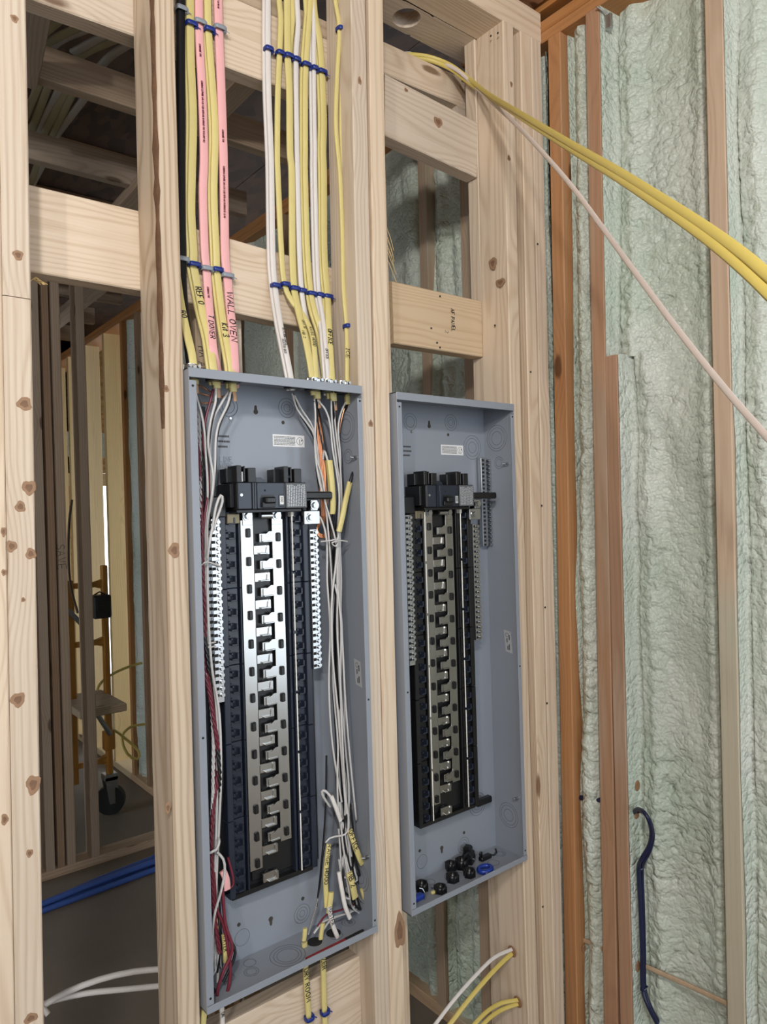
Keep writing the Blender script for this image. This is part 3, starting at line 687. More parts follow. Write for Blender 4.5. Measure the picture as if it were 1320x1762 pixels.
def panel(name, org, label, variant):
    root = empty(name, org); tag(root, label, 'electrical panel', 'twin flush panels')
    t = 0.0016
    enc = MB()
    enc.box((0, PD-t, 0), (PW, PD, PH)); enc.box((0, 0, 0), (t, PD, PH)); enc.box((PW-t, 0, 0), (PW, PD, PH))
    enc.box((0, 0, PH-t), (PW, PD, PH)); enc.box((0, 0, 0), (PW, PD, t))
    # soft inner corner folds
    enc = enc.build('enclosure', GRAY, root)
    MB().box((t*0.2, -0.0006, 0.0125), (0.0135, 0.0012, PH-0.0205), 0.0005).build('side_flange', GRAY, root)
    MB().box((PW-0.0115, -0.0006, 0.0125), (PW-t*0.2, 0.0012, PH-0.0245), 0.0005).build('side_flange', GRAY, root)
    MB().box((-0.0004, -0.0016, PH-0.0155), (PW+0.0004, 0.0012, PH+0.0004), 0.0006).build('top_lip', GRAY, root)
    MB().box((-0.0004, -0.0016, -0.0004), (PW+0.0004, 0.0012, 0.0118), 0.0006).build('bottom_lip', GRAY, root)
    hole = MB().cyl((0, -0.0008, 0), (0, -0.0012, 0), 0.0021, 10).mesh('screw_hole', DARKH)
    for x in (0.007, PW-0.006):
        for z in (0.024, 0.46, PH-0.030): inst('screw_hole', hole, root, (x, 0, z))
    yb = PD-t-0.0002
    def pb(px, py):   # a spot on the left panel's back plate, as local x,z
        p = onY(px, py, yb); return (p.x-0.5037, p.z-0.722)
    # keyholes and round holes
    kh = [(0.0048*math.cos(a), 0.0048*math.sin(a)-0.003) for a in [math.radians(q) for q in range(130, 411, 20)]]
    kh = kh+[(0.0026, 0.006), (0.0018, 0.0088), (0, 0.0098), (-0.0018, 0.0088), (-0.0026, 0.006)]
    khm = MB().prism(kh, -0.0006, 0.0).mesh('keyhole', KEYH)
    x, z = pb(440, 706); inst('keyhole', khm, enc, (x, yb, z))
    x, z = pb(466, 1584); inst('keyhole', khm, enc, (x, yb, z), (0, math.pi, 0))
    rhm = MB().cyl((0, 0, 0), (0, -0.0007, 0), 0.0036, 12).mesh('round_hole', KEYH)
    for q in ((487, 727), (411, 1591), (521, 1546)):
        x, z = pb(*q); inst('round_hole', rhm, enc, (x, yb, z))
    dim = MB().cyl((0, 0, 0), (0, -0.0022, 0), 0.0034, 12, 0.0024).mesh('rivet', ZINC)
    x, z = pb(396, 720); inst('rivet', dim, enc, (x, yb, z))
    for q, rd in (((393, 699), (.020, .0135)), ((494, 702), (.020, .0135, .008)), ((417, 1613), (.016,)), ((520, 1572), (.019, .013, .007))):
        x, z = pb(*q); knockout(enc, (x, yb, z), (0, -1, 0), rd)
    if variant: 
        for (x, z, rd) in ((0.318, 0.985, (.030, .023, .014)), (0.300, 0.12, (.028, .021, .014))): knockout(enc, (x, yb, z), (0, -1, 0), rd)
    for x, y, rd in ((0.11, .05, (.014, .010)), (0.185, .048, (.034, .027, .021)), (0.29, .04, (.014,)), (0.335, .06, (.014, .009)), (0.07, .062, (.012,)), (0.12, .075, (.012,))):
        knockout(enc, (x, y, t+0.0002), (0, 0, 1), rd)
    for y, z, rd in ((.055, PH-.075, (.032, .026, .017)), (.05, PH-.135, (.015, .010)), (.052, .09, (.030, .024, .015))):
        knockout(enc, (PW-t-0.0002, y, z), (-1, 0, 0), rd)
    bolt = MB().cyl((0, 0, 0), (-0.007, 0, 0), 0.0042, 10).cyl((-0.007, 0, 0), (-0.014, 0.003, 0.001), 0.0022, 8).mesh('side_bolt', ZINC)
    inst('side_bolt', bolt, enc, (PW-t, 0.022, PH-0.14)); inst('side_bolt', bolt, enc, (PW-t, 0.022, 0.14))
    # instruction label and its fine print
    x0, z0 = pb(469, 747); x1, z1 = pb(524, 770)
    lab = MB().box((x0, yb-0.0004, z1), (x1, yb, z0)).build('instruction_label', WHITE, enc)
    fp = MB(); rp = random.Random(3)
    for k in range(7):
        zz = z0-0.0042-k*(z0-z1-0.007)/6.5; xx = x0+0.003
        while xx < x0+(x1-x0)*0.68:
            w_ = rp.uniform(.002, .006); fp.box((xx, yb-0.0006, zz-0.0006), (min(xx+w_, x0+(x1-x0)*0.70), yb-0.0004, zz+0.0006)); xx += w_+0.0008
    fp.ring((x0+(x1-x0)*0.85, yb-0.0004, (z0+z1)/2), (0, -1, 0), 0.0078, 0.0008, 0.0002, 20)
    fp.box((x0+(x1-x0)*0.84, yb-0.0006, (z0+z1)/2-0.006), (x0+(x1-x0)*0.855, yb-0.0004, (z0+z1)/2+0.004))
    fp.box((x0+(x1-x0)*0.90, yb-0.0006, (z0+z1)/2+0.000), (x0+(x1-x0)*0.93, yb-0.0004, (z0+z1)/2+0.0035))
    fp.build('fine_print', PRINT, lab)
    fp = MB()
    for k in range(3):
        a = pb(375, 750+k*9); xx = a[0]
        for j in range(8):
            w_ = rp.uniform(.0014, .0030); fp.box((xx, yb-0.0003, a[1]-0.0020), (xx+w_, yb, a[1]+0.0016)); xx += w_+0.0007
    fp.build('stencil_print', PRINT, enc)
    if not variant:
        a = pb(378, 795); lettering('embossed_lettering', 'LINE', lambda u, v: Vector((a[0]+u, yb-0.0003, a[1]+v)), 0.0095, EMBOSS, None, pen=.14, wob=0).parent = enc
        b2 = pb(378, 806); lettering('embossed_lettering', 'WIRE', lambda u, v: Vector((b2[0]+u, yb-0.0003, b2[1]+v)), 0.0095, EMBOSS, None, pen=.14, wob=0).parent = enc
    # side label on the right wall
    xs = PW-t-0.0003; zc = 0.508 if not variant else 0.515
    sl = MB(); sl.add([(xs, 0.028, zc+0.022), (xs, 0.050, zc+0.026), (xs, 0.046, zc-0.026), (xs, 0.024, zc-0.030)], [(0, 1, 2, 3)])
    sl = sl.build('rating_sticker', SILV, enc)
    fp = MB(); fp.ring((xs-0.0003, 0.040, zc+0.014), (-1, 0, 0), 0.005, 0.001, 0.0003, 16)
    for k, (yy, l0, l1) in enumerate(((0.0405, -.004, .006), (0.034, -.022, -.008), (0.0335, .002, .014), (0.0385, -.022, -.012))):
        fp.box((xs-0.0004, yy-0.0016, zc+l0), (xs-0.0002, yy+0.0010, zc+l1))
    fp.build('fine_print', PRINT, sl)
    # ---- main breaker
    zt, zb = 0.890, 0.841
    mbk = MB().box((cx(-.072), .022, zb), (cx(.074), .082, zt), 0.002).box((cx(-.080), .034, zb+.004), (cx(-.072), .084, zt-.002), .001).box((cx(-.070), .03, zb-.006), (cx(.066), .066, zb), .001)
    brk = mbk.build('main_breaker', BLK, root)
    MB().box((cx(-.0715), .0200, zb+.001), (cx(-.045), .0225, zt-.001), .0008).build('cover_plate', NAVYB, brk)
    MB().box((cx(-.0425), .0195, zb+.001), (cx(-.0400), .0225, zt-.001)).box((cx(-.0385), .0195, zb+.001), (cx(-.0360), .0225, zt-.001)).build('ridge', NAVYB, brk)
    MB().box((cx(-.0335), .0200, zb+.001), (cx(.0225), .0225, zt-.001), .0008).build('face_plate', NAVYB, brk)
    hb = MB().box((cx(-.026), .0140, zb+.003), (cx(.0005), .021, zb+.013), .001).box((cx(-.022), .0070, zb+.010), (cx(-.001), .021, zb+.022), .0025).box((cx(-.024), .0195, zb+.0015), (cx(.0015), .0205, zb+.026))
    hb.build('handle', BLK, brk)
    MB().box((cx(.0105), .0190, zb+.004), (cx(.0215), .0201, zb+.026), .0005).build('rating_plate', NAVYB, brk)
    MB().box((cx(.0125), .0184, zb+.008), (cx(.0205), .0191, zb+.024)).build('rating_label', WHITE if not variant else SILV, brk)
    lettering('rating_number', '200', lambda u, v: Vector((cx(.0145)+v, .0182, zb+.0225-u)), 0.0045, PRINT, None, pen=.2, wob=0).parent = brk
    sp_ = MB().box((cx(.027), .0200, zb+.001), (cx(.0725), .0225, zt-.001), .0008).build('spec_label', mat('grey_print_label', (0.10, 0.11, 0.12), .5), brk)
    fp = MB()
    for k in range(11):
        xx = cx(.030)+k*.0037; zz = zb+.004
        while zz < zt-.006:
            w_ = rp.uniform(.002, .008); fp.box((xx, .0197, zz), (xx+.0014, .0200, min(zz+w_, zt-.004))); zz += w_+.001
    fp.build('fine_print', SILV, sp_)
    MB().cyl((cx(-.0655), .0203, zb+.026), (cx(-.0655), .0185, zb+.026), .0028, 12).build('cover_screw', ZINC, brk)
    MB().cyl((cx(-.0175), .0203, zb+.034), (cx(-.0175), .0197, zb+.034), .0020, 12).build('test_hole', DARKH, brk)
    for x0_ in (-.066, .032):
        lg = MB().box((cx(x0_-.012), .052, zt), (cx(x0_+.012), .078, zt+.026), .001).box((cx(x0_), .034, zt), (cx(x0_+.010), .07, zt+.031), .001).box((cx(x0_+.024), .036, zt), (cx(x0_+.040), .07, zt+.027), .001) \
            .box((cx(x0_+.010), .058, zt), (cx(x0_+.026), .078, zt+.029), .001).box((cx(x0_+.0165), .038, zt+.002), (cx(x0_+.0195), .06, zt+.030), .0006)
        lo = lg.build('line_lug', BLK, brk)
        MB().cyl((cx(x0_+.0135), .058, zt+.012), (cx(x0_+.0135), .044, zt+.012), .0032, 10).build('lug_screw', ZINC, lo)
    if not variant:
        MB().box((cx(-.0545), .0425, zt+.002), (cx(-.0480), .0432, zt+.020)).build('warning_sticker', WHITE, brk)
    tb = [(cx(-.030), zt), (cx(-.030), zt+.009), (cx(-.014), zt+.010), (cx(-.008), zt+.006), (cx(-.005), zt)]
    MB().prism(tb, .040, .062).build('breaker_tab', NAVYB, brk)
    # ---- bus assembly
    zt2, zl = 0.838, 0.142
    pan = MB().box((cx(-.114), .070, zl+.004), (cx(.108), .078, zt2+.02), .001).box((cx(-.042), .066, zl+.012), (cx(.048), .0705, zt2), .001).box((cx(-.112), .050, .828), (cx(-.080), .074, .866), .002)
    pan = pan.box((cx(.073), .030, .858), (cx(.140 if not variant else .162), .044, .873), .003).box((cx(-.088), .055, zl-.004), (cx(.085), .078, zl+.005), .001).build('base_pan', BLK, root)
    units = 13; z_first = 0.808
    barL = MB().box((cx(-.0490), .0585, .176), (cx(-.0228), .0615, .822), .0006).box((cx(-.0450), .0570, .812), (cx(-.0240), .0600, .842), .0006).build('bus_bar', STEEL, root)
    barR = MB().box((cx(.0168), .0585, .212), (cx(.0405), .0615, .822), .0006).box((cx(.0160), .0570, .812), (cx(.0370), .0600, .842), .0006).build('bus_bar', STEEL, root)
    inst('bus_bolt', hex_me, barL, (cx(-.0345), .057, .829)); inst('bus_bolt', hex_me, barR, (cx(.0268), .057, .829))
    MB().cyl((cx(-.012), .050, .829), (cx(.012), .050, .829), .0062, 12).build('link_tube', ZINC, root)
    for k in range(units):
        zz = z_first-k*0.0508
        inst('stab', stabL, barL, (cx(0), 0, zz))
        if k < units-1: inst('stab', stabR, barR, (cx(0), 0, zz))
        inst('oval_hole', ovalm, barL, (cx(-.016), .0582, zz-.033), (0, math.radians(-30), 0))
        inst('insulator_slot', slotm, pan, (cx(-.0300), 0, zz-.012 if k % 3 else zz-.010)).location.x -= .004
        if k < units-1: inst('insulator_slot', slotm, pan, (cx(.0295), 0, zz-.020))
    nseg = 5; sl_ = (zt2-zl)/nseg
    for side in (-1, 1):
        o_ = -.002 if side < 0 else 0.0
        for k in range(nseg):
            za, zc_ = zl+k*sl_+.0005, zl+(k+1)*sl_-.0005
            s_ = side
            rl = MB().box((cx(s_*(.0465 if s_ > 0 else .0515)), .056, za), (cx(s_*(.0515 if s_ > 0 else .0545)), .074, zc_), .0008).box((cx(s_*.0575), .060, za), (cx(s_*.0815), .074, zc_), .0008).box((cx(s_*.0815), .052, za), (cx(s_*.0935), .074, zc_), .0010)
            rl = rl.build('breaker_rail', NAVYB if (not variant) else BLK, root)
            for j in range(5 if k < nseg-1 else 5):
                inst('breaker_hook', hookm, rl, (cx(s_*.0695), 0, za+.016+j*.0265), None if s_ < 0 else None)
    for sd in ((1,) if not variant else (-1, 1)):
        rod = MB()
        for k in range(6):
            rod.cyl((cx(sd*.0545 if sd > 0 else -.0555), .0475, .150+k*.1145), (cx(sd*.0545 if sd > 0 else -.0555), .0475, .150+(k+1)*.1145-.006), .0013, 8)
        rod.build('retaining_rod', ROD, root)
    if True:
        MB().box((cx(.0515), .045, .826), (cx(.0575), .058, .842), .001).build('rod_clip', ROD, root)
        MB().box((cx(-.079), .050, .816), (cx(-.054), .058, .834), .001).build('terminal_clip', mat('tarnished_clip', (.20, .17, .11), .45, .6), root)
    # neutral bars with their screws
    def neutral(x0_, zA, zB, yf, flip=1, nm='neutral_bar'):
        bar = MB().box((x0_-.0085, yf, zB), (x0_+.0085, yf+.012, zA), .0006).box((x0_-.0085-.006, yf+.008, zB), (x0_-.0085, yf+.018, zA), .0006).build(nm, ZINC, root)
        n = int((zA-zB)/0.0118)
        for k in range(n):
            zz = zA-.006-k*0.0118
            s_ = inst('screw', scr_me, bar, (x0_+.0046, yf, zz)); 
            inst('wire_port', portm, bar, (x0_-.0046, yf, zz))
            inst('comb_port', portm, bar, (x0_-.0118, yf+.008, zz))
        return bar
    neutral(cx(-.1045), 0.826, 0.500, .046); neutral(cx(.1020), 0.800, 0.528, .046)
    MB().box((cx(.090), .034, .836), (cx(.106), .052, .857), .001).build('ground_lug', ZINC, root); inst('bus_bolt', hex_me, root, (cx(.098), .034, .8465))
    MB().box((cx(.078), .040, .810), (cx(.114), .050, .836), .001).build('neutral_link', ZINC, root); inst('bus_bolt', hex_me, root, (cx(.092), .040, .823))
    if variant:
        def pr(px, py, y): p = onY(px, py, y); return p.x-org[0], p.z-org[2]
        xa, za = pr(831, 788, .082); xb, zb_ = pr(836, 940, .082)
        gb = MB().box((xa-.009, .080, zb_), (xa+.009, .092, za), .0006).box((xa+.009, .086, zb_), (xa+.024, .092, za), .0006).build('ground_bar', ZINC, root)
        n = int((za-zb_)/.0098)
        for k in range(n):
            inst('wire_port', portm, gb, (xa-.002, .080, za-.006-k*.0098)); inst('screw', scr_me, gb, (xa+.0175, .080, za-.006-k*.0098))
        MB().box((cx(.100), .062, zl-.012), (cx(.150), .078, zl+.004), .003).build('mounting_foot', BLK, root)
    # lock rings of the cable clamps on top
    if not variant:
        cl_me = MB().cyl((0, 0, 0), (0, 0, 0.006), 0.0145, 14, 0.0145).cyl((0, 0, .006), (0, 0, .013), 0.0115, 12).box((-.017, -.004, 0), (-.012, .004, .012), .001).box((.012, -.004, 0), (.017, .004, .010), .001).box((-.004, -.018, .002), (.004, -.011, .010), .001).cyl((-.008, -.012, .008), (-.008, -.019, .008), .003, 8).cyl((.008, -.012, .008), (.008, -.019, .008), .003, 8).mesh('cable_clamp', ZINC)
        bush = MB().cyl((0, 0, 0), (0, 0, -0.010), 0.0175, 16, 0.0155).mesh('bushing', BLK)
        for x in (0.020, 0.272, 0.303, 0.338): inst('cable_clamp', cl_me, root, (x, 0.035, PH))
        for x in (0.020, 0.066, 0.100, 0.226, 0.272, 0.303, 0.338): inst('bushing', bush, root, (x, 0.040, PH-t))
        for x, z in ((0.247, t), (0.291, t), (0.024, t)): inst('bushing', MB().cyl((0, 0, 0), (0, 0, 0.0012), 0.0145, 18).mesh('knockout_hole', DARKH), root, (x, 0.050, z))  # knockout holes in the floor, their dark drawn as flat discs, not bushings
    return root
pl = panel('electrical_panel', (0.5037, 0.0, 0.722), 'grey open electrical panel on the left, full of wires with cables entering its top', 0)
pr_ = panel('electrical_panel', (0.9547, 0.0, 0.718), 'grey open electrical panel on the right, unwired, with loose hardware on its floor', 1)
# ------------------------------------------------------------------ cables above the left panel
YEL = mat('yellow_jacket', (0.66, 0.56, 0.23), 0.42, var=0.05, vscale=30)
YEL2 = mat('deep_yellow_jacket', (0.62, 0.49, 0.13), 0.40, var=0.05, vscale=30)
PINK = mat('pink_jacket', (0.80, 0.42, 0.42), 0.45, var=0.04, vscale=30)
WHT = mat('white_jacket', (0.70, 0.66, 0.63), 0.42, var=0.04, vscale=30)
WHTC = mat('cream_jacket', (0.68, 0.58, 0.52), 0.45, var=0.05, vscale=30)
BLKJ = mat('black_jacket', (0.006, 0.006, 0.007), 0.55, spec=0.3)
NAVY = mat('navy_jacket', (0.010, 0.014, 0.055), 0.42)
BLUET = mat('blue_tie_plastic', (0.010, 0.030, 0.21), 0.38)
GREYT = mat('clear_grey_tie', (0.26, 0.29, 0.33), 0.3)
def ycab(py):
    if py <= 470: return 0.094
    if py >= 640: return 0.042
    t = (py-470)/170; t = t*t*(3-2*t); return 0.094+(0.042-0.094)*t
CPATH = {}
def cable(key, name, pts, w, m, label, t=0.0032, group=None, strands=1, cat='cable', ridge=True):
    """flat jacketed cable; strands > 1 lays that many side by side behind each other"""
    P = smooth_path([onY(p[0], p[1], p[2] if len(p) > 2 else ycab(p[1])) for p in pts], 0.014)
    root = None
    mb = MB(); base = P[0].copy(); loc = P[-1].copy()
    mb.sweep([p-loc for p in P], w/2, t, (0, -1, 0), 10, flat=True)
    if strands > 1:
        mb.sweep([p-loc+Vector((-0.0035, 0.0058, 0)) for p in P], w/2, t, (0, -1, 0), 10, flat=True)
    o = mb.build(name, m, None, loc); tag(o, label, cat, group); CPATH[key] = (P, o, t)
    return o
def write(key, txt, px, py, h, ink=None, w0=None, squash=0.85, pen=0.17, name='handwriting'):
    P, o, t = CPATH[key]
    return lettering(name, txt, path_frame(P, onY(px, py, ycab(py)), -h/2 if w0 is None else w0, t+0.0006), h, ink or INK, o, pen=pen, squash=squash)
G1, G2 = 'cables dropping into the left panel at its left side', 'cables dropping into the left panel at its right side'
cable('black', 'black_cable', [(312, -60), (311, 20), (311, 200), (312, 400), (314, 500), (322, 575), (330, 640)], 0.0150, BLKJ, 'thick black cable hugging the stud left of the yellow and pink cables', 0.006, G1)
cable('ro', 'yellow_cable', [(303, 470, .075), (311, 524, .068), (320, 567, .056), (330, 610, .044), (333, 640, .040), (334, 658, .040)], 0.0150, YEL, 'short visible yellow cable emerging from behind the stud above panel corner', .003, G1)
cable('ref', 'yellow_cable', [(327, -60), (327, 0), (328, 100), (332, 200), (330, 300), (329, 367), (333, 433), (333, 457), (342, 507), (349, 541), (359, 581), (366, 628), (372, 662)], 0.0155, YEL, 'leftmost long yellow cable, marked REF, beside the black cable', .0032, G1, 2)
cable('pink1', 'pink_cable', [(342, -60), (342, 0), (343, 67), (348, 167), (351, 267), (349, 333), (352, 433), (355, 460), (358, 507), (362, 553), (367, 605), (375, 640, .062), (380, 662, .062)], 0.0165, PINK, 'pink cable between the two yellow cables, left of the wall oven cable', .0036, G1)
cable('kit', 'yellow_cable', [(356, -60), (357, 0), (359, 60), (367, 167), (370, 233), (368, 333), (372, 433), (373, 463), (379, 518), (386, 567), (394, 610), (398, 636), (400, 668)], 0.0140, YEL, 'yellow cable marked Kit 3 between the two pink cables', .0032, G1, 2)
cable('oven', 'pink_cable', [(374, -60), (375, 0), (377, 67), (381, 167), (385, 300), (387, 433), (391, 475), (395, 524), (401, 581), (404, 636), (404, 668, .062)], 0.0175, PINK, 'pink cable marked WALL OVEN, rightmost of the left cable group', .0036, G1)
cable('w1', 'white_cable', [(461, -60), (461, 0), (461, 80), (462, 159), (466, 260), (467, 300), (469, 433), (473, 492), (481.5, 553), (491.5, 604), (500, 648), (503, 672)], 0.0120, WHT, 'white cable marked 1ST FLOOR LIGHTS, leftmost of the right cable group', .0032, G2, 2)
cable('ya', 'yellow_cable', [(478, -60), (480, 0), (483, 34), (481, 91), (478, 159), (477, 260), (478, 300), (484, 433), (489.5, 489), (502, 518), (525, 549, .080), (538, 581, .058), (543, 639, .042), (545, 680, .042)], 0.0120, YEL, 'yellow cable marked RANGE HOOD that swings right below its tie', .0032, G2)
cable('yb', 'yellow_cable', [(494, -60), (494, 0), (495, 95), (498, 159), (499, 260), (502, 300), (503, 433), (506, 495), (514.6, 541), (525, 581), (536, 639), (540, 680)], 0.0150, YEL, 'wide yellow cable marked MB 2 left of the second white cable', .0030, G2)
cable('yb2', 'yellow_cable', [(500, -60, .099), (502, 0, .099), (503, 34, .099), (499, 80, .101), (499, 159, .101), (501, 300, .101), (505, 433, .101), (509, 500, .100), (519, 545, .09), (536, 600, .066), (547, 660, .055)], 0.0130, YEL, 'yellow cable tucked behind the wide MB 2 cable', .0028, G2)
cable('w2', 'white_cable', [(509, -60), (511, 0), (513, 45), (509.5, 91), (509.5, 159), (511, 260), (512, 300), (515, 433), (519, 501), (526, 545, .092), (540, 600, .074), (549, 660, .058)], 0.0110, WHT, 'second white cable, between the wide and the paired yellow cables', .0030, G2)
cable('yc', 'yellow_cable', [(534, -60), (534, 0), (530, 60), (526.6, 109), (525, 159), (525, 260), (525, 300), (529, 433), (535, 504), (543, 541), (552, 570, .075), (560, 620, .056), (567, 680, .050)], 0.0125, YEL, 'yellow cable pair crossing near its upper tie, left of the third white cable', .0032, G2, 2)
cable('yc2', 'yellow_cable', [(522, -60, .098), (525, 0, .098), (528, 60, .099), (523, 109, .100), (521, 159, .100), (521, 300, .100), (526, 433, .100), (532, 504, .100), (541, 545, .090), (556, 610, .066), (564, 670, .058)], 0.0090, YEL, 'thin yellow cable paired behind the crossing yellow cable', .0028, G2)
cable('w3', 'white_cable', [(538, -60), (540, 45), (540, 114), (541, 205), (542, 260), (542, 300), (545, 433), (549, 507), (556, 553), (562, 620), (566, 680, .048)], 0.0095, WHT, 'third white cable, beside the rightmost wide yellow cable', .0032, G2, 2)
cable('yd', 'yellow_cable', [(536, -60), (541, 20), (549, 64), (554, 123), (557, 205), (556, 260), (557, 300), (558, 433), (563.5, 510), (566, 567), (571, 651), (573, 686)], 0.0150, YEL, 'yellow cable marked OFFICE, rightmost tied to the block', .0032, G2, 2)
cable('ice', 'yellow_cable', [(574, -60, .055), (577, 0, .055), (584, 50, .055), (580, 133, .055), (578, 217, .055), (585, 300, .055), (589, 400, .055), (591, 495, .055), (596, 558, .052), (597, 600, .048), (597, 656, .042), (598, 690, .042)], 0.0095, YEL, 'yellow cable marked ICE running down the side of the middle stud', .003, G2)
cable('ice2', 'yellow_cable', [(580, -60, .060), (584, 0, .060), (588, 50, .060), (588, 133, .060), (587, 217, .060), (590, 300, .060), (592, 400, .060), (595, 495, .060), (600, 558, .058), (600, 600, .054), (601, 656, .050), (601, 686, .05)], 0.0085, YEL, 'yellow cable twinned behind the ICE cable on the middle stud', .003, G2)
write('ref', 'REF O', 338, 495, 0.0115); write('kit', 'Kit 3', 383, 555, 0.012); write('oven', 'WALL OVEN', 390, 508, 0.0125, squash=1.25)
write('pink1', 'T DONER', 361, 545, 0.010, squash=1.0); write('ro', 'RO', 315, 540, 0.011)
write('w1', '1ST FLOOR LIGHTS', 484, 568, 0.0055, w0=0.0002, squash=.62, pen=.17); write('w1', 'MASTER BED', 486, 580, 0.0052, w0=-0.0056, squash=.75, pen=.17)
write('yb', 'OFF B', 521, 555, 0.0058, w0=0.0004, squash=.95, pen=.16); write('yb', 'MB 2', 522, 570, 0.0060, w0=-0.0062, squash=1.0, pen=.16)
write('ya', 'RANGE HOOD', 533, 556, 0.0078, squash=.78, pen=.15); write('yd', 'OFFICE', 565, 565, 0.0105, squash=.75); write('ice', 'ICE', 597, 600, 0.0085, squash=1.2, pen=.15)
write('w3', 'OFFICE', 560, 600, 0.0065, squash=.8)
for k, a in (('pink1', ((343, 78, 'CERROWIRE TYPE'), (347, 135, 'CERROMAX SLIPWIRE AWG 6 CU 3 CDR WITH AWG 10 GROUND TYPE NM-B 600V (UL)'), (355, 500, 'CERROMAX TYPE'))), ('oven', ((376, 5, '02-26 1114 60'), (382, 228, 'CERROWIRE TYPE'), (385, 285, 'CERROMAX SLIPWIRE AWG 6 CU 3 CDR WITH AWG 10 GROUND 02-26 1114')))):
    for px, py, s in a: write(k, s, px, py, 0.0036, INKR, w0=-0.003, squash=.62, pen=.22, name='printed_legend')

# ties: a strap around the cable with a square head
def tie(px, py, y, w, m, label, group, head=1, tilt=0.0, t=0.006):
    c = onY(px, py, y); mb = MB(); a = w/2+0.0016; b2 = t
    pts = []
    for i in range(21):
        q = 2*math.pi*i/20; cc, ss = math.cos(q), math.sin(q)
        cc = math.copysign(abs(cc)**.5, cc); ss = math.copysign(abs(ss)**.5, ss)
        pts.append(Vector((a*cc, b2*ss-0.0015, -tilt*a*cc)))
    mb.sweep(pts, 0.0028, 0.0009, None, 4, cap=False) if False else None
    n = len(pts); vs = []
    for p in pts:
        k = Vector((p.x/a, p.y/b2, 0)); k.normalize()
        vs += [p+Vector((0, 0, .0042)), p+k*.0014+Vector((0, 0, .0034)), p+k*.0014-Vector((0, 0, .0034)), p-Vector((0, 0, .0042))]
    mb.add(vs, [(i*4+j, (i+1)*4+j, (i+1)*4+j+1, i*4+j+1) for i in range(n-1) for j in range(3)], True)
    o = mb.build('cable_tie', m, None, c)
    MB().box((a*head-.0032, -.0062, -.0052-tilt*a*head), (a*head+.0032, .0045, .0052-tilt*a*head), .0008).sweep([Vector((a*head+.002, -.003, 0)), Vector((a*head+.008, -.006, -.004))], .0014, .0006, None, 4).build('tie_head', m, o)
    tag(o, label, 'cable tie', group)
GU, GD = 'ties in the upper rows', 'ties in the lower rows'
for px, py, w, m, nm in ((311, 17, .016, GREYT, 'clear grey tie on the black cable'), (328, 43, .0155, BLUET, 'blue tie on the yellow REF cable'), (343, 40, .0165, GREYT, 'clear grey tie on the pink cable between yellows'), (359, 53, .014, BLUET, 'blue tie on the yellow Kit 3 cable'), (377, 50, .0175, GREYT, 'clear grey tie on the pink wall oven cable')):
    tie(px, py, .093, w, m, nm+', upper row near the top', GU, t=.0078)
for px, py, w, m, nm in ((313, 447, .016, GREYT, 'clear grey tie on the black cable'), (333, 456, .0155, BLUET, 'blue tie on the yellow REF cable'), (355, 463, .0165, GREYT, 'clear grey tie on the pink cable between yellows'), (373, 465, .014, BLUET, 'blue tie on the yellow Kit 3 cable'), (390, 475, .0175, GREYT, 'clear grey tie on the pink wall oven cable')):
    tie(px, py, .092, w, m, nm+', lower row over the block', GD, t=.0078)
for (xu, yu), (xd, yd_), w, nm in (((461, 86), (473, 492), .0125, 'leftmost white cable'), ((481, 93), (490, 490), .012, 'range hood yellow cable'), ((496, 98), (506, 497), .015, 'wide MB 2 yellow cable'), ((509, 104), (519, 501), .011, 'second white cable'), ((526, 113), (535, 506), .014, 'paired yellow cables'), ((540, 119), (549, 508), .010, 'third white cable'), ((553, 125), (563, 511), .015, 'rightmost wide yellow cable')):
    tie(xu, yu, .094, w, BLUET, 'blue tie around the '+nm+', upper row', GU, t=.0078); tie(xd, yd_, .091, w, BLUET, 'blue tie around the '+nm+', lower row', GD, t=.0078)
tie(586, 52, .056, .014, BLUET, 'blue tie around the ICE cables near the top of the stud', GU, t=.0085)
tie(598, 562, .052, .013, BLUET, 'blue tie around the ICE cables above the panel', GD, t=.0085)

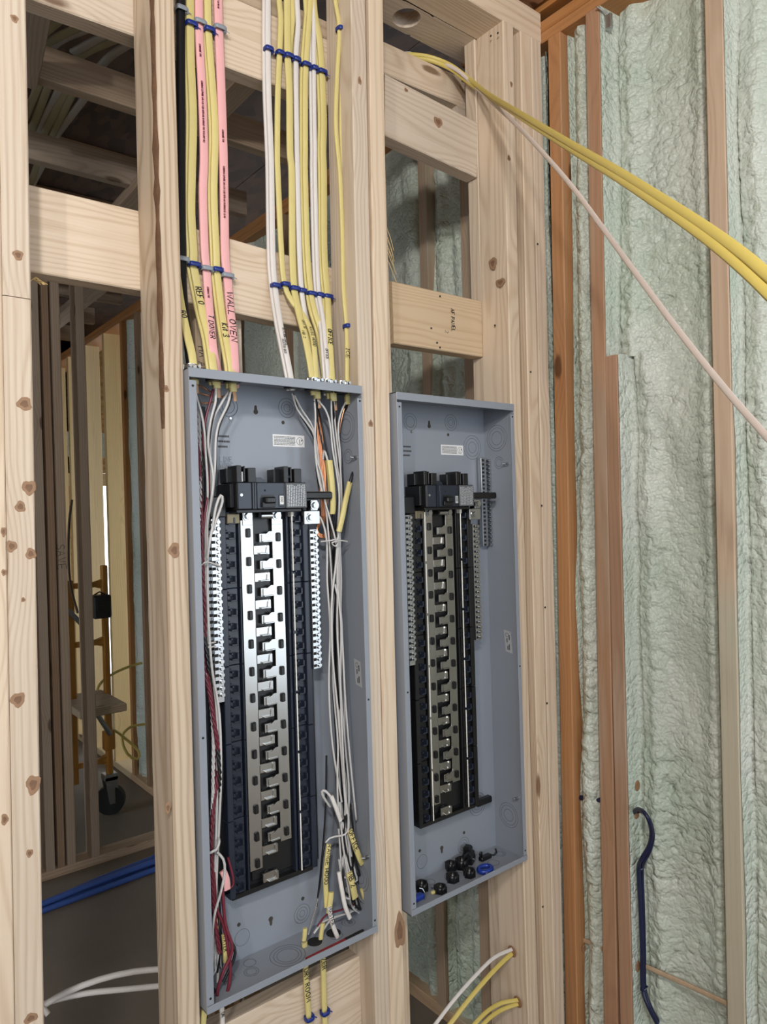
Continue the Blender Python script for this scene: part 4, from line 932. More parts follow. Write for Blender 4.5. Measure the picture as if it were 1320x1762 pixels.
# ------------------------------------------------------------------ wires inside the left panel
W_WHT = mat('white_insulation', (0.56, 0.545, 0.535), 0.35); W_BLK = mat('black_insulation', (0.012, 0.012, 0.014), 0.3)
W_RED = mat('red_insulation', (0.155, 0.020, 0.036), 0.35); W_COP = mat('bare_copper', (0.78, 0.36, 0.20), 0.3, 1.0); PAPER = mat('kraft_paper', (0.45, 0.28, 0.18), 0.8)
WG = {'L': 'conductors bundled along the left side of the left panel', 'R': 'conductors bundled along the right side of the left panel'}
CN = {'W_WHT': 'white', 'W_BLK': 'black', 'W_RED': 'red', 'W_COP': 'bare copper'}
WM = dict(W=(W_WHT, 'white'), B=(W_BLK, 'black'), R=(W_RED, 'red'), C=(W_COP, 'bare copper'))
def wire(c, pts, r, side, label=None, twist=False):
    m, cn = WM[c]
    px0, py0 = pts[0][:2]
    if label is None and c != 'C' and py0 < 700:
        org = [n for a, n in ((345, 'the corner entry'), (385, 'the second entry'), (420, 'the third entry'), (520, 'the lone white cable'), (560, 'the first clamp'), (585, 'the middle clamp'), (900, 'the last clamp')) if px0 < a][0]
        label = f'{cn} wire from {org} in the '+('left' if side == 'L' else 'right')+' bundle of the wired panel'
    P = smooth_path([onY(*p) for p in pts], 0.012); loc = P[-1].copy(); mb = MB()
    if twist:
        cum = 0; Q = []
        for i, p in enumerate(P):
            if i: cum += (p-P[i-1]).length
            Q.append((p-loc, cum))
        for k in range(3):
            mb.sweep([q+Vector((math.cos(s*160+k*2.094)*r*.55, math.sin(s*160+k*2.094)*r*.55, 0)) for q, s in Q], r*.55, r*.55, None, 6)
    else: mb.sweep([p-loc for p in P], r, r, None, 7)
    o = mb.build('wire', m, None, loc)
    tag(o, label or {'L': f'{cn} insulated wire in the bundle along the left side of the left panel' if c != 'C' else 'bare copper wire in the bundle at the left side of the left panel',
        'R': f'{cn} insulated wire in the bundle along the right side of the left panel' if c != 'C' else 'bare copper wire in the bundle at the right side of the left panel'}[side], 'wire', WG[side])
    return o
rw = random.Random(21)
# left side
BL = [(352, 900), (351, 960), (353, 1060), (360, 1150), (370, 1230), (373, 1330), (369, 1420), (366, 1500)]
def bundle(base, dx, y0, wob=2.0, k=0):
    return [(x+dx+rw.uniform(-wob, wob), y, y0+rw.uniform(-.003, .003)) for x, y in base[k:]]
bot = {'l': [(362, 1580, .05), (358, 1660, .05)], 'm': [(372, 1570, .05), (376, 1640, .05), (374, 1690, .05)]}
wire('W', [(331, 650, .045), (338, 682, .045), (347, 714, .05), (352, 745, .05), (354, 780, .05), (357, 830, .048), (357, 870, .048)]+bundle(BL, 3, .046)+bot['m'], .0022, 'L')
wire('B', [(333, 652, .05), (342, 686, .05), (350, 716, .055), (354, 745, .055), (355, 800, .055), (353, 870, .055)]+bundle(BL, -5, .058)+bot['l'], .0022, 'L')
wire('W', [(371, 668, .045), (371, 690, .045), (362, 725, .045), (358, 760, .045), (362, 790, .045), (367, 825, .043), (362, 870, .043), (357, 900, .043)]+bundle(BL, 6, .043, k=1)+bot['m'], .0025, 'L')
wire('R', [(367, 670, .05), (362, 690, .05), (354, 720, .052), (350, 760, .055), (356, 800, .052), (359, 840, .05), (352, 890, .045)]+bundle(BL, -4, .044, k=1)+bot['l'], .0024, 'L')
wire('W', [(397, 672, .045), (392, 695, .045), (376, 730, .05), (371, 760, .05), (370, 800, .05), (366, 850, .048), (359, 890, .048)]+bundle(BL, 4, .05, k=1)+bot['m'], .0024, 'L')
wire('B', [(399, 674, .05), (394, 697, .05), (380, 725, .055), (372, 760, .056), (371, 800, .056), (367, 850, .055), (360, 890, .055)]+bundle(BL, 9, .058, k=1)+bot['m'], .0024, 'L')
wire('W', [(394, 672, .05), (380, 696, .05), (368, 720, .058), (362, 760, .06), (363, 820, .06), (360, 890, .06)]+bundle(BL, 0, .062, k=1)+bot['l'], .0022, 'L')
wire('B', [(374, 668, .055), (374, 690, .055), (364, 730, .058), (359, 780, .058), (360, 850, .058)]+bundle(BL, 5, .062)+bot['m'], .0024, 'L')
wire('W', [(340, 690, .06), (343, 740, .06), (344, 800, .06), (344, 850, .05)]+bundle(BL, -6, .045)+[(358, 1580, .045), (352, 1660, .05)], .0038, 'L', 'thick stranded white wire twisting down the left edge of the left panel', True)
wire('R', [(338, 700, .062), (342, 760, .062), (344, 830, .055), (346, 880, .045), (347, 930, .040), (349, 1000, .040), (352, 1060, .040), (352, 1150, .045), (362, 1200, .040), (371, 1260, .038), (376, 1320, .045), (366, 1400, .040), (364, 1480, .040), (370, 1580, .042), (378, 1640, .042)], .0042, 'L', 'thick stranded red wire down the left edge of the left panel', True)
wire('B', [(350, 700, .064), (349, 760, .064), (349, 850, .06), (346, 960, .05), (348, 1060, .045), (358, 1140, .040), (366, 1210, .050), (374, 1280, .042), (378, 1340, .042), (374, 1420, .052), (372, 1500, .055)], .0040, 'L', 'thick stranded black wire crossing the red one at the left panel edge', True)
wire('R', [(368, 1500, .045), (372, 1560, .045), (384, 1590, .040), (394, 1640, .035), (396, 1680, .032), (388, 1718, .030), (380, 1712, .030)], .0032, 'L', 'loose red wire looping down to the panel floor at left')
wire('R', [(383, 1530, .040), (388, 1590, .036), (400, 1633, .030), (385, 1670, .030), (374, 1705, .030), (376, 1724, .032)], .0030, 'L', 'loose red wire end crossing over the loop on the panel floor')
wire('B', [(378, 1500, .05), (390, 1600, .044), (405, 1640, .034), (384, 1690, .034)], .0028, 'L', 'loose black wire end beside the red loop on the panel floor')
for dx, c in ((0, 'W'), (4, 'B'), (8, 'W'), (-3, 'W'), (11, 'B')):
    wire(c, [(364+dx, 1490, .055), (367+dx, 1560, .055), (372+dx*.8, 1620, .055), (376+dx*.5, 1665, .055), (372+dx*1.3, 1640, .060)], .0021, 'L')
wire('W', [(353, 1470, .035), (372, 1462, .030), (377, 1448, .033), (375, 1440, .05)], .0026, 'L', 'white wire knotted round the left bundle above the panel floor')
wire('W', [(373, 1466, .034), (384, 1478, .034), (387, 1500, .034), (380, 1535, .036), (368, 1580, .038), (364, 1640, .040)], .0024, 'L', 'white wire hanging in front of the left bundle below its knot')
wire('R', [(392, 1475, .046), (401, 1510, .044), (400, 1525, .044), (388, 1532, .046)], .0022, 'L', 'small red wire loop beside the pink tag')
wire('W', [(357, 960, .035), (361, 930, .030), (366, 905, .028), (372, 870, .024), (380, 852, .022), (383, 862, .024), (374, 890, .028), (365, 915, .032)], .0024, 'L', 'white wire folded back in a hook beside the main breaker')
wire('W', [(344, 975, .036), (352, 968, .032), (362, 968, .032), (380, 975, .04)], .0016, 'L', 'thin white wire tied across the left bundle beside the bus')
for py in (1107, 1114): wire('W', [(358, py, .040), (371, py-2, .044)], .0016, 'L', 'short white wire stub poking into the left neutral bar' )
wire('C', [(333, 665, .06), (345, 664, .07), (358, 672, .07), (366, 676, .06)], .0016, 'L'); wire('C', [(340, 690, .07), (352, 694, .07), (368, 692, .07)], .0016, 'L')
wire('C', [(334, 672, .07), (348, 678, .075), (365, 682, .07)], .0016, 'L'); wire('C', [(374, 684, .07), (385, 682, .07), (398, 672, .06)], .0016, 'L')
# right side
BR = [(567, 850), (572, 930), (573, 1000), (574, 1080), (577, 1180), (582, 1280), (586, 1360), (592, 1430)]
ends = [(612, 1500, .06), (628, 1548, .05)], [(604, 1490, .05), (616, 1540, .045), (634, 1560, .04)], [(590, 1490, .045), (592, 1545, .04)], [(598, 1480, .05), (606, 1560, .045)], [(560, 1450, .05), (548, 1540, .05), (530, 1608, .05)]
spec = [('W', 503, 678, [(512, 705, .06), (530, 730, .06), (541, 750, .055), (545, 790, .05), (556, 830, .05)], -3, .048), ('B', 505, 678, [(515, 710, .07), (532, 738, .068), (543, 765, .066), (546, 820, .065)], -1, .066),
        ('W', 506, 680, [(520, 706, .065), (538, 735, .064), (547, 780, .062), (552, 830, .06)], 1, .06), ('W', 541, 686, [(543, 720, .045), (542, 770, .045), (550, 830, .045)], 6, .044),
        ('W', 546, 688, [(560, 705, .045), (568, 730, .045), (572, 770, .045), (580, 820, .045), (584, 860, .042)], 10, .040), ('B', 544, 688, [(552, 720, .06), (560, 760, .06), (570, 820, .06)], 3, .064),
        ('W', 570, 690, [(571, 720, .05), (574, 750, .05), (580, 800, .05), (585, 850, .05)], 12, .048), ('B', 572, 690, [(572, 730, .06), (578, 780, .06), (584, 840, .06)], 5, .058),
        ('W', 575, 690, [(576, 720, .055), (580, 760, .055), (586, 810, .055), (588, 870, .052)], 14, .056), ('B', 576, 690, [(580, 740, .065), (588, 800, .065), (590, 860, .065)], 9, .068),
        ('W', 595, 692, [(587, 710, .05), (582, 740, .052), (586, 800, .056)], 8, .056), ('B', 597, 692, [(588, 718, .06), (584, 750, .062), (589, 820, .064)], 12, .066),
        ('B', 543, 690, [(548, 730, .055), (556, 770, .055), (566, 830, .055)], -2, .056), ('B', 541, 690, [(546, 740, .07), (552, 800, .07)], -5, .07), ('B', 573, 692, [(577, 735, .06), (584, 790, .06)], 4, .062), ('B', 599, 694, [(591, 730, .07), (592, 800, .07)], 1, .072)]
for k, (c, px, py, mid, dx, y) in enumerate(spec):
    wire(c, [(px, py, .042)]+mid+[(x+dx*(1 if yy < 1400 else .5)+rw.uniform(-3, 3), yy, y+rw.uniform(-.005, .005)) for x, yy in BR[1:]]+list(ends[k % 5]), .0020, 'R')
for k in range(6):
    wire('C', [(543+k*.5, 690, .055), (546+k*1.5, 740, .066), (549+k*2, 800, .066), (551+k*2, 840, .062), (553+k*2, 865, .060), (553+k, 900, .066)], .0015, 'R')
for k in range(4): wire('C', [(552+k*2, 888, .06), (546, 902+k*3, .055), (547, 915+k*2, .052), (556, 920+k*2, .052), (572, 912+k*3, .056)], .0015, 'R')
wire('C', [(598, 690, .05), (592, 705, .05), (586, 730, .055), (584, 745, .06)], .0016, 'R')
wire('W', [(552, 932, .04), (570, 930, .030), (577, 928, .026), (583, 932, .028), (577, 940, .030), (571, 934, .028), (585, 930, .028), (598, 932, .034)], .0015, 'R', 'thin white wire knotted across the right bundle below the yellow sheath')
wire('W', [(536, 880, .044), (552, 892, .046), (562, 930, .046), (563, 1000, .046), (568, 1080, .046), (566, 1180, .046), (572, 1280, .046), (588, 1380, .046)], .0021, 'R', 'white wire leaving the silver lug and joining the right bundle')
wire('W', [(581, 925, .040), (578, 970, .040), (572, 1020, .040), (570, 1070, .040), (573, 1140, .042), (582, 1230, .042), (590, 1330, .044), (596, 1400, .044)], .0023, 'R', 'front white wire bowing left below the knot of the right bundle')
wire('W', [(576, 1005, .045), (586, 1050, .042), (590, 1120, .042), (594, 1200, .042), (602, 1300, .044), (612, 1400, .046), (613, 1410, .05)], .0022, 'R', 'white wire standing apart at the right of the bundle')
wire('B', [(562, 1300, .05), (560, 1400, .05), (552, 1500, .05), (545, 1560, .05)], .0020, 'R')
# looped white pieces and tagged ends on the panel floor
wire('W', [(568, 1388, .05), (557, 1372, .046), (554, 1362, .044), (560, 1361, .040), (570, 1372, .036)], .0026, 'R', 'white wire loop hooked left above the tagged ends')
def sheath(name, pts, w, m, label, t=.0030, group='stripped sheath pieces in the left panel'):
    P = smooth_path([onY(*p) for p in pts], .01); loc = P[-1].copy(); mb = MB(); mb.sweep([p-loc for p in P], w/2, t, (0, -1, 0), 10, flat=True)
    o = mb.build(name, m, None, loc); tag(o, label, 'cable sheath', group); CPATH[label] = (P, o, t); return label
def wr_on(key, txt, px, py, y, h, squash=.8, pen=.15):
    P, o, t = CPATH[key]; lettering('handwriting', txt, path_frame(P, onY(px, py, y), -h/2, t+.0005), h, INK, o, pen=pen, squash=squash)
sheath('white_sheath', [(570, 1370, .036), (578, 1390, .034), (586, 1412, .036)], .0085, WHT, 'white sheath sleeve at the top of the tagged tangle')
k1 = sheath('yellow_sheath', [(566, 1452, .040), (563, 1475, .036), (560, 1510, .036), (562, 1560, .040)], .0105, YEL, 'yellow sheath strip marked RANGE HOOD above the panel floor'); wr_on(k1, 'RANGE HOOD', 566, 1453, .04, .0088, 1.12, .17)
k2 = sheath('yellow_sheath', [(602, 1428, .040), (609, 1450, .036), (618, 1475, .036), (623, 1486, .04)], .0115, YEL, 'yellow sheath strip marked OFFICE near the right flange'); wr_on(k2, 'OFFICE', 604, 1430, .04, .0098, 1.0, .17)
k3 = sheath('yellow_sheath', [(600, 1500, .044), (606, 1520, .040), (611, 1545, .042)], .014, YEL, 'yellow sheath strip marked MB in the middle of the tangle'); wr_on(k3, 'MB 2', 601, 1503, .042, .011, 1.0, .17)
k4 = sheath('yellow_sheath', [(570, 1535, .034), (568, 1552, .034), (566, 1570, .036)], .0115, YEL, 'short yellow sheath strip above the white marked end')
k5 = sheath('white_sheath', [(566, 1560, .032), (572, 1590, .030), (581, 1613, .030)], .0085, WHT, 'white sheath end marked with letters on the panel floor'); wr_on(k5, 'MASTER', 567, 1561, .03, .0075, 1.0, .17)
sheath('white_sheath', [(583, 1500, .040), (588, 1530, .034), (594, 1560, .032), (602, 1580, .034)], .0085, WHT, 'curved white sheath sleeve reaching the panel floor')
sheath('yellow_sheath', [(622, 1530, .044), (627, 1548, .044)], .007, YEL, 'tiny yellow sheath end at the far right of the tangle')
sheath('yellow_sheath', [(556, 1588, .046), (553, 1605, .046), (552, 1616, .046)], .009, YEL, 'yellow sheath end over the right floor hole')
sheath('yellow_sheath', [(525, 1597, .046), (524, 1610, .046), (523, 1618, .047)], .009, YEL, 'yellow sheath end over the left floor hole')
sheath('yellow_sheath', [(385, 1608, .04), (387, 1630, .04), (388, 1655, .042)], .0085, YEL, 'yellow sheath strip with letters in the lower left bundle')
wr_on('yellow sheath strip with letters in the lower left bundle', 'WATER', 386, 1610, .04, .0075, .95, .17)
sheath('yellow_sheath', [(370, 1580, .045), (372, 1600, .045)], .008, YEL, 'plain yellow sheath scrap behind the lower left wires')
sheath('pink_sheath', [(383, 1498, .040), (389, 1512, .038), (391, 1530, .040)], .0125, PINK, 'pink sheath scrap beside the lower left wires')
sheath('yellow_sheath', [(564, 792, .05), (568, 830, .045), (570, 860, .045)], .010, YEL2, 'yellow sheath behind the front sleeve in the right bundle')
sheath('yellow_sheath', [(567, 792, .042), (571, 830, .038), (573, 868, .042), (572, 884, .046)], .0125, YEL, 'yellow sheath sleeve held under the black arm')
sheath('yellow_sheath', [(602, 830, .036), (595, 860, .032), (589, 890, .030), (583, 915, .032)], .0115, YEL, 'slanting yellow sheath sleeve beside the right wall of the panel')
wire('B', [(601, 835, .036), (606, 818, .036), (609, 812, .038), (606, 826, .042)], .0035, 'R', 'black wire end sticking out of the slanting yellow sleeve')
wire('W', [(566, 800, .042), (562, 786, .044), (558, 775, .05), (556, 790, .055)], .0022, 'R', 'white wire bent over at the top of the yellow sleeve')
for px, py, m_ in ((334, 655, YEL), (372, 662, YEL), (400, 668, YEL), (545, 680, YEL), (573, 684, YEL), (598, 690, YEL)):
    P = [onY(px, py-8, .042), onY(px+1, py+6, .043)]
    q = onY(px+2, py+14, .044)
    mb = MB(); mb.sweep([p-P[1] for p in (P[0], P[1])], .0072, .0045, (0, -1, 0), 8, flat=True)
    o = mb.build('stripped_sheath', m_, None, P[1]); tag(o, {334: 'stripped yellow sheath end at the far left under the top lip', 372: 'stripped yellow sheath end second from left under the top lip', 400: 'stripped yellow sheath end third from left under the top lip', 545: 'stripped yellow sheath end under the clamps, left of three', 573: 'stripped yellow sheath end under the clamps, middle of three', 598: 'stripped yellow sheath end under the clamps, right of three'}[px], 'cable sheath', 'sheath ends under the top lip')
    mb = MB(); mb.sweep([onY(px+2, py+4, .044)-P[1], onY(px+4, py+12, .045)-P[1], onY(px+5, py+22, .048)-P[1]], .0042, .0020, (0, -1, 0), 6); mb.build('kraft_paper', PAPER, o)
rt = random.Random(5)
for k in range(16):
    c = 'WBWWB'[k % 5]; x0 = 588+rt.uniform(-8, 22); xm = x0+rt.uniform(2, 20); xe = min(636, xm+rt.uniform(-4, 14)); yb_ = 1500+rt.uniform(0, 66); y_ = .040+rt.random()*.03
    pts = [(x0, 1400+rt.uniform(-20, 30), y_), (x0+rt.uniform(-3, 6), 1450, y_), (xm, yb_-22, y_), (min(638, xm+6), yb_, y_), (xe, yb_+6, y_+.006)]
    if k % 2: pts += [(xe-9, yb_-2, y_+.008), (xe-13, yb_-26, y_+.004)]
    else: pts += [(min(639, xe+6), yb_+10, y_+.01)]
    wire(c, pts, .0021, 'R', ('white' if c == 'W' else 'black')+' wire end hanging in the tangle above the right floor corner of the panel')
for k, (x1, x2, yq) in enumerate(((540, 612, 1600), (546, 620, 1588), (556, 628, 1594))):
    wire('W' if k != 1 else 'R', [(x1, yq+6, .045), (x1+16, yq-14, .05), (x1+40, yq-22, .055), (x2-8, yq-34, .06), (x2, yq-54, .062)], .0020, 'R', ('lower', 'middle red', 'upper')[k]+' wire arching over the right holes in the panel floor')
for k in range(8):
    x0 = 361+rt.uniform(-4, 12); c = 'BWBW'[k % 4]; y_ = .046+rt.random()*.02
    wire(c, [(x0, 1530, y_), (x0+rt.uniform(0, 6), 1580, y_), (x0+rt.uniform(0, 9), 1630, y_), (x0+rt.uniform(0, 6), 1665+rt.uniform(-10, 12), y_), (x0+rt.uniform(4, 14), 1655, y_+.004)], .0021, 'L', ('white' if c == 'W' else 'black')+' wire end hanging above the left floor corner of the panel')
# red and black marker lying on the floor of the left panel
za = 0.722+0.0070
p0, p1 = onZ(528, 1652, za), onZ(594, 1619, za)
mk = MB(); loc = p0.copy(); d = (p1-p0)
mk.cyl((0, 0, 0), d, .0050, 12); o = mk.build('marker', mat('red_marker', (0.20, 0.012, 0.018), .4), None, loc); tag(o, 'red marker with black cap lying on the left panel floor', 'marker')
MB().cyl(d, d*1.5, .0054, 12).build('marker_cap', BLK, o)
# ------------------------------------------------------------------ cables crossing in front at upper right
def cable3(name, P, w, t, m, label, group=None, cat='cable', n=10, step=.02):
    P = smooth_path(P, step); loc = P[0].copy(); mb = MB()
    mb.sweep([p-loc for p in P], w/2, t, (CAM-P[len(P)//2]).normalized(), n, flat=True)
    o = mb.build(name, m, None, loc); tag(o, label, cat, group); return o, P
YS, YE = (1.30, 0.05), (0.648, -0.86)
WS, WE = (1.30, 0.06), (0.90, -0.751)
pre = [onY(672, 96, .23), onY(695, 94, .225), onY(735, 97, .205), onY(775, 112, .165), onY(810, 138, .11)]
GX = 'cables crossing the corner at upper right'
cable3('yellow_cable', pre+[onPlan(x, y, YS, YE) for x, y in ((842, 163), (900, 198), (980, 246), (1060, 292), (1140, 342), (1220, 394), (1280, 438), (1320, 472), (1380, 520))], .0105, .0034, YEL2, 'upper of two yellow cables slanting across the corner at upper right', GX)
cable3('yellow_cable', [p+Vector((0, .004, -.006)) for p in pre]+[onPlan(x, y, (1.30, .045), (.640, -.864)) for x, y in ((842, 166), (900, 204), (980, 255), (1060, 304), (1140, 357), (1220, 414), (1280, 464), (1320, 502), (1380, 562))], .0105, .0034, YEL2, 'lower of two yellow cables slanting across the corner at upper right', GX)
cable3('white_cable', [onY(750, 104, .20), onY(785, 120, .15), onY(815, 146, .10)]+[onPlan(x, y, WS, WE) for x, y in ((842, 172), (880, 206), (930, 258), (985, 322), (1040, 396), (1100, 478), (1170, 572), (1250, 672), (1320, 752), (1380, 818))], .0090, .0040, WHTC, 'cream white cable slanting down across the corner below the yellow pair', GX)
# frayed fibres under the left block
fr = MB(); pf = onY(62, 481, .105)
for k in range(9): fr.sweep([Vector((0, 0, .004)), Vector((rt.uniform(-.008, .008), -.004, -.003)), Vector((rt.uniform(-.018, .016), -.008-.004*rt.random(), -.004-.008*rt.random()))], .0009, .0006, None, 4)
fr.build('splinter', WOODY, wc, pf-wc.location)
# thin wire ends over the upper block
cable3('yellow_cable', [onY(690, 92, .24), onY(705, 90, .235), onY(730, 102, .225), onY(745, 113, .222)], .004, .002, WHT, 'short pale cable end lying over the upper right block')

# ------------------------------------------------------------------ cables through the holes low in the right bay
HX = 1.3200
def stud_hole(px, py):
    p = onX(px, py, HX); mb = MB(); n = 18
    mb.add([(0, .0135*math.cos(2*math.pi*i/n), .0135*math.sin(2*math.pi*i/n)) for i in range(n)]+[(-.0014, .0120*math.cos(2*math.pi*i/n), .0120*math.sin(2*math.pi*i/n)) for i in range(n)],
           [(i, (i+1) % n, (i+1) % n+n, i+n) for i in range(n)]+[tuple(range(n, 2*n))])
    o = mb.build('drill_hole', HOLEM, wc); o.location = p-wc.location; return p
h1 = stud_hole(881, 1637); h2 = stud_hole(891, 1724)
GH = 'cables through the drilled holes in the right stud'
cable3('white_cable', [h1+Vector((.03, 0, .004)), h1+Vector((0, 0, .005)), onY(850, 1648, .062), onY(815, 1682, .066), onY(780, 1722, .07), onY(742, 1772, .075)], .0085, .0040, WHT, 'white cable leaving the upper drilled hole at bottom right', GH)
cable3('yellow_cable', [h1+Vector((.03, 0, -.006)), h1+Vector((0, 0, -.005)), onY(852, 1668, .058), onY(820, 1704, .060), onY(795, 1735, .064), onY(765, 1775, .068)], .0105, .0036, YEL2, 'yellow cable leaving the upper drilled hole at bottom right', GH)
cable3('yellow_cable', [h2+Vector((.03, 0, .006)), h2+Vector((0, 0, .005)), onY(862, 1726, .062), onY(835, 1743, .066), onY(805, 1775, .07)], .0095, .0034, YEL2, 'upper yellow cable leaving the lower drilled hole', GH)
cable3('yellow_cable', [h2+Vector((.03, 0, -.006)), h2+Vector((0, 0, -.005)), onY(866, 1736, .058), onY(842, 1752, .060), onY(815, 1780, .064)], .0095, .0034, YEL2, 'lower yellow cable leaving the lower drilled hole', GH)

# ------------------------------------------------------------------ below the left panel
GB = 'cables leaving the bottom of the left panel'
def below(name, pts, w, m, label, txt=None, tp=None, h=.0102):
    P = smooth_path([onY(*p) for p in pts], .012); loc = P[0].copy(); mb = MB(); mb.sweep([p-loc for p in P], w/2, .0034, (0, -1, 0), 10, flat=True)
    o = mb.build(name, m, None, loc); tag(o, label, 'cable', GB)
    if txt: lettering('handwriting', txt, path_frame(P, onY(*tp), -h/2, .004), h, INK, o, pen=.17, squash=1.1)
below('yellow_cable', [(524, 1622, .05), (525, 1650, .052), (527, 1690, .058), (530, 1730, .058), (533, 1775, .058)], .0115, YEL, 'yellow cable marked DRY ROOM below the left panel', 'DRY ROOM', (526, 1664, .055))
below('yellow_cable', [(553, 1616, .05), (555, 1640, .052), (557, 1690, .058), (558, 1730, .058), (560, 1775, .058)], .0115, YEL, 'yellow cable marked ZER right of the DRY ROOM cable', 'ZER', (556, 1648, .055))
below('white_cable', [(380, 1722, .05), (382, 1740, .054), (383, 1775, .058)], .0085, WHT, 'white cable with letters below the panel lower left corner', 'DR', (382, 1738, .055), .006)
below('yellow_cable', [(352, 1735, .045), (350, 1752, .045), (348, 1780, .045)], .011, YEL, 'yellow cable beside the stud at the panel lower left corner')
tie(531, 1751, .058, .0115, BLUET, 'blue tie on the DRY ROOM cable below the panel', 'ties below the left panel', t=.0072)
tie(558, 1741, .058, .0115, BLUET, 'blue tie on the ZER cable below the panel', 'ties below the left panel', t=.0072)

# ------------------------------------------------------------------ exterior wall: navy cables and tan cable
def side_cable(name, pts, r, m, label, group=None, x=False):
    P = smooth_path([onY(*p) for p in pts], .014); loc = P[0].copy(); mb = MB(); mb.sweep([p-loc for p in P], r, r, None, 10)
    o = mb.build(name, m, None, loc); tag(o, label, 'cable', group); return o
GN = 'navy cables on the foamed wall'
side_cable('navy_cable', [(1090, 1400, -.165), (1098, 1392, -.19), (1112, 1402, -.232), (1121, 1430, -.232), (1117, 1455, -.218), (1104, 1478, -.198), (1099, 1495, -.180), (1102, 1560, -.180), (1105, 1640, -.180), (1106, 1700, -.180), (1115, 1730, -.195), (1136, 1772, -.21)], .0046, NAVY, 'navy cable curling out of the stud hole, left of the pair', GN)
side_cable('navy_cable', [(1094, 1398, -.165), (1104, 1396, -.19), (1117, 1410, -.230), (1124, 1436, -.230), (1119, 1462, -.218), (1108, 1484, -.198), (1105, 1500, -.180), (1107, 1560, -.180), (1109, 1640, -.180), (1110, 1700, -.180), (1121, 1735, -.195), (1145, 1778, -.21)], .0042, NAVY, 'navy cable curling out of the stud hole, right of the pair', GN)
def band(px, py, y):
    c = onY(px, py, y); mb = MB(); mb.box((-.0095, -.0062, -.0025), (.0095, .004, .0025), .001); o = mb.build('cable_tie', NAVY, None, c)
    MB().box((-.008, -.0068, -.0006), (.006, -.0060, .0010)).build('tie_edge', GREYT, o)
    MB().box((-.0115, -.005, -.004), (-.0085, .003, .004), .0006).build('tie_head', NAVY, o)
    tag(o, {1493: 'dark blue tie round the navy cables, upper of two', 1699: 'dark blue tie round the navy cables, lower of two'}[py], 'cable tie', 'ties on the navy cables')
band(1102, 1493, -.180); band(1108, 1699, -.180)
P = [onX(1004, 1375, 1.512)+Vector((0, .03, 0)), onX(1010, 1375, 1.508), onX(1030, 1376, 1.505), onX(1040, 1377, 1.505)]
o = MB().sweep([p-P[0] for p in P], .0065, .0065, None, 10).build('navy_cable', NAVY, None, P[0]); tag(o, 'short stretch of navy cable between the two orange studs', 'cable', GN)
P = [onX(958, 1362, 1.53), onX(950, 1362, 1.53)+Vector((0, .09, .01)), onX(945, 1364, 1.53)+Vector((0, .2, .01))]
o = MB().sweep([p-P[0] for p in P], .006, .006, None, 8).build('navy_cable', NAVY, None, P[0]); tag(o, 'navy cable glimpsed in the gap left of the first orange stud', 'cable', GN)
TAN = mat('tan_jacket', (0.50, 0.36, 0.24), .6, var=.2, vscale=60)
for a, b2, lb in (((1098, 1657), (1252, 1727), 'tan flat cable stretched low across the foam bay'), ((1005, 1618), (1036, 1633), 'tan flat cable between the two orange studs')):
    P = [onX(a[0], a[1], 1.515), onX((a[0]+b2[0])/2, (a[1]+b2[1])/2-1, 1.513), onX(b2[0], b2[1], 1.508)]
    P = smooth_path(P, .02); o = MB().sweep([p-P[0] for p in P], .0058, .0026, (-1, 0, 0), 8, flat=True).build('tan_cable', TAN, None, P[0]); tag(o, lb, 'cable', 'tan cables in the foamed wall')

# ------------------------------------------------------------------ loose hardware in the right panel
zf = 0.718+0.0018
BLUEP = mat('blue_plastic', (0.012, 0.04, 0.30), .3)
GHW = 'loose hardware on the right panel floor'
def cup(px, py, r, h, label, tilt=(0, 0, 0), m=BLK, name='bushing'):
    p = onZ(px, py, zf); mb = MB(); n = 20; vs = []
    prof = [(r*.55, 0.0012), (r*.98, 0.0), (r, h*.5), (r*1.06, h), (r*.90, h), (r*.84, h*.4), (r*.55, .004)]
    for i in range(n):
        a = 2*math.pi*i/n; vs += [(q*math.cos(a), q*math.sin(a), z) for q, z in prof]
    k = len(prof); mb.add(vs, [(i*k+j, ((i+1) % n)*k+j, ((i+1) % n)*k+j+1, i*k+j+1) for i in range(n) for j in range(k-1)], True)
    for j in range(6): mb.box((r*math.cos(j*1.047)-.002, r*math.sin(j*1.047)-.002, 0), (r*math.cos(j*1.047)+.002, r*math.sin(j*1.047)+.002, h), .0005)
    o = mb.build(name, m, None, p); o.rotation_euler = tilt; tag(o, label, 'bushing', GHW); return o
cup(779, 1516, .0130, .016, 'black ring bushing at the front of the loose pile')
cup(726, 1532, .0125, .018, 'black ring bushing near the left flange of the right panel')
cup(758, 1535, .0125, .014, 'black ring bushing lying at the front lip, right of the left one')
cup(795, 1494, .0130, .022, 'black upright bushing in the middle of the loose pile')
cup(776, 1497, .0110, .018, 'black small bushing at the left of the loose pile')
cup(808, 1508, .0120, .016, 'black bushing at the front right of the loose pile')
p = onZ(806, 1484, zf); mb = MB()
mb.box((-.016, -.014, 0), (.016, .014, .020), .003).box((-.012, -.010, .020), (.010, .010, .040), .004).cyl((-.018, 0, .02), (-.018, -.010, .030), .007, 10).box((.010, -.008, .010), (.030, .004, .018), .002)
o = mb.build('cable_clamp', BLK, None, p); o.rotation_euler = (0, 0, .5); tag(o, 'tallest black plastic clamp in the loose pile', 'clamp', GHW); MB().cyl((0, -.0145, .010), (0, -.017, .010), .003, 10).build('clamp_screw', ZINC, o)
p = onZ(838, 1478, zf); mb = MB().box((-.022, -.006, 0), (.012, .008, .010), .002).sweep([Vector((.010, 0, .006)), Vector((.020, -.004, .004)), Vector((.027, -.006, .010)), Vector((.026, -.004, .018))], .0022, .0022, None, 6).box((-.020, .002, .010), (-.010, .008, .020), .002)
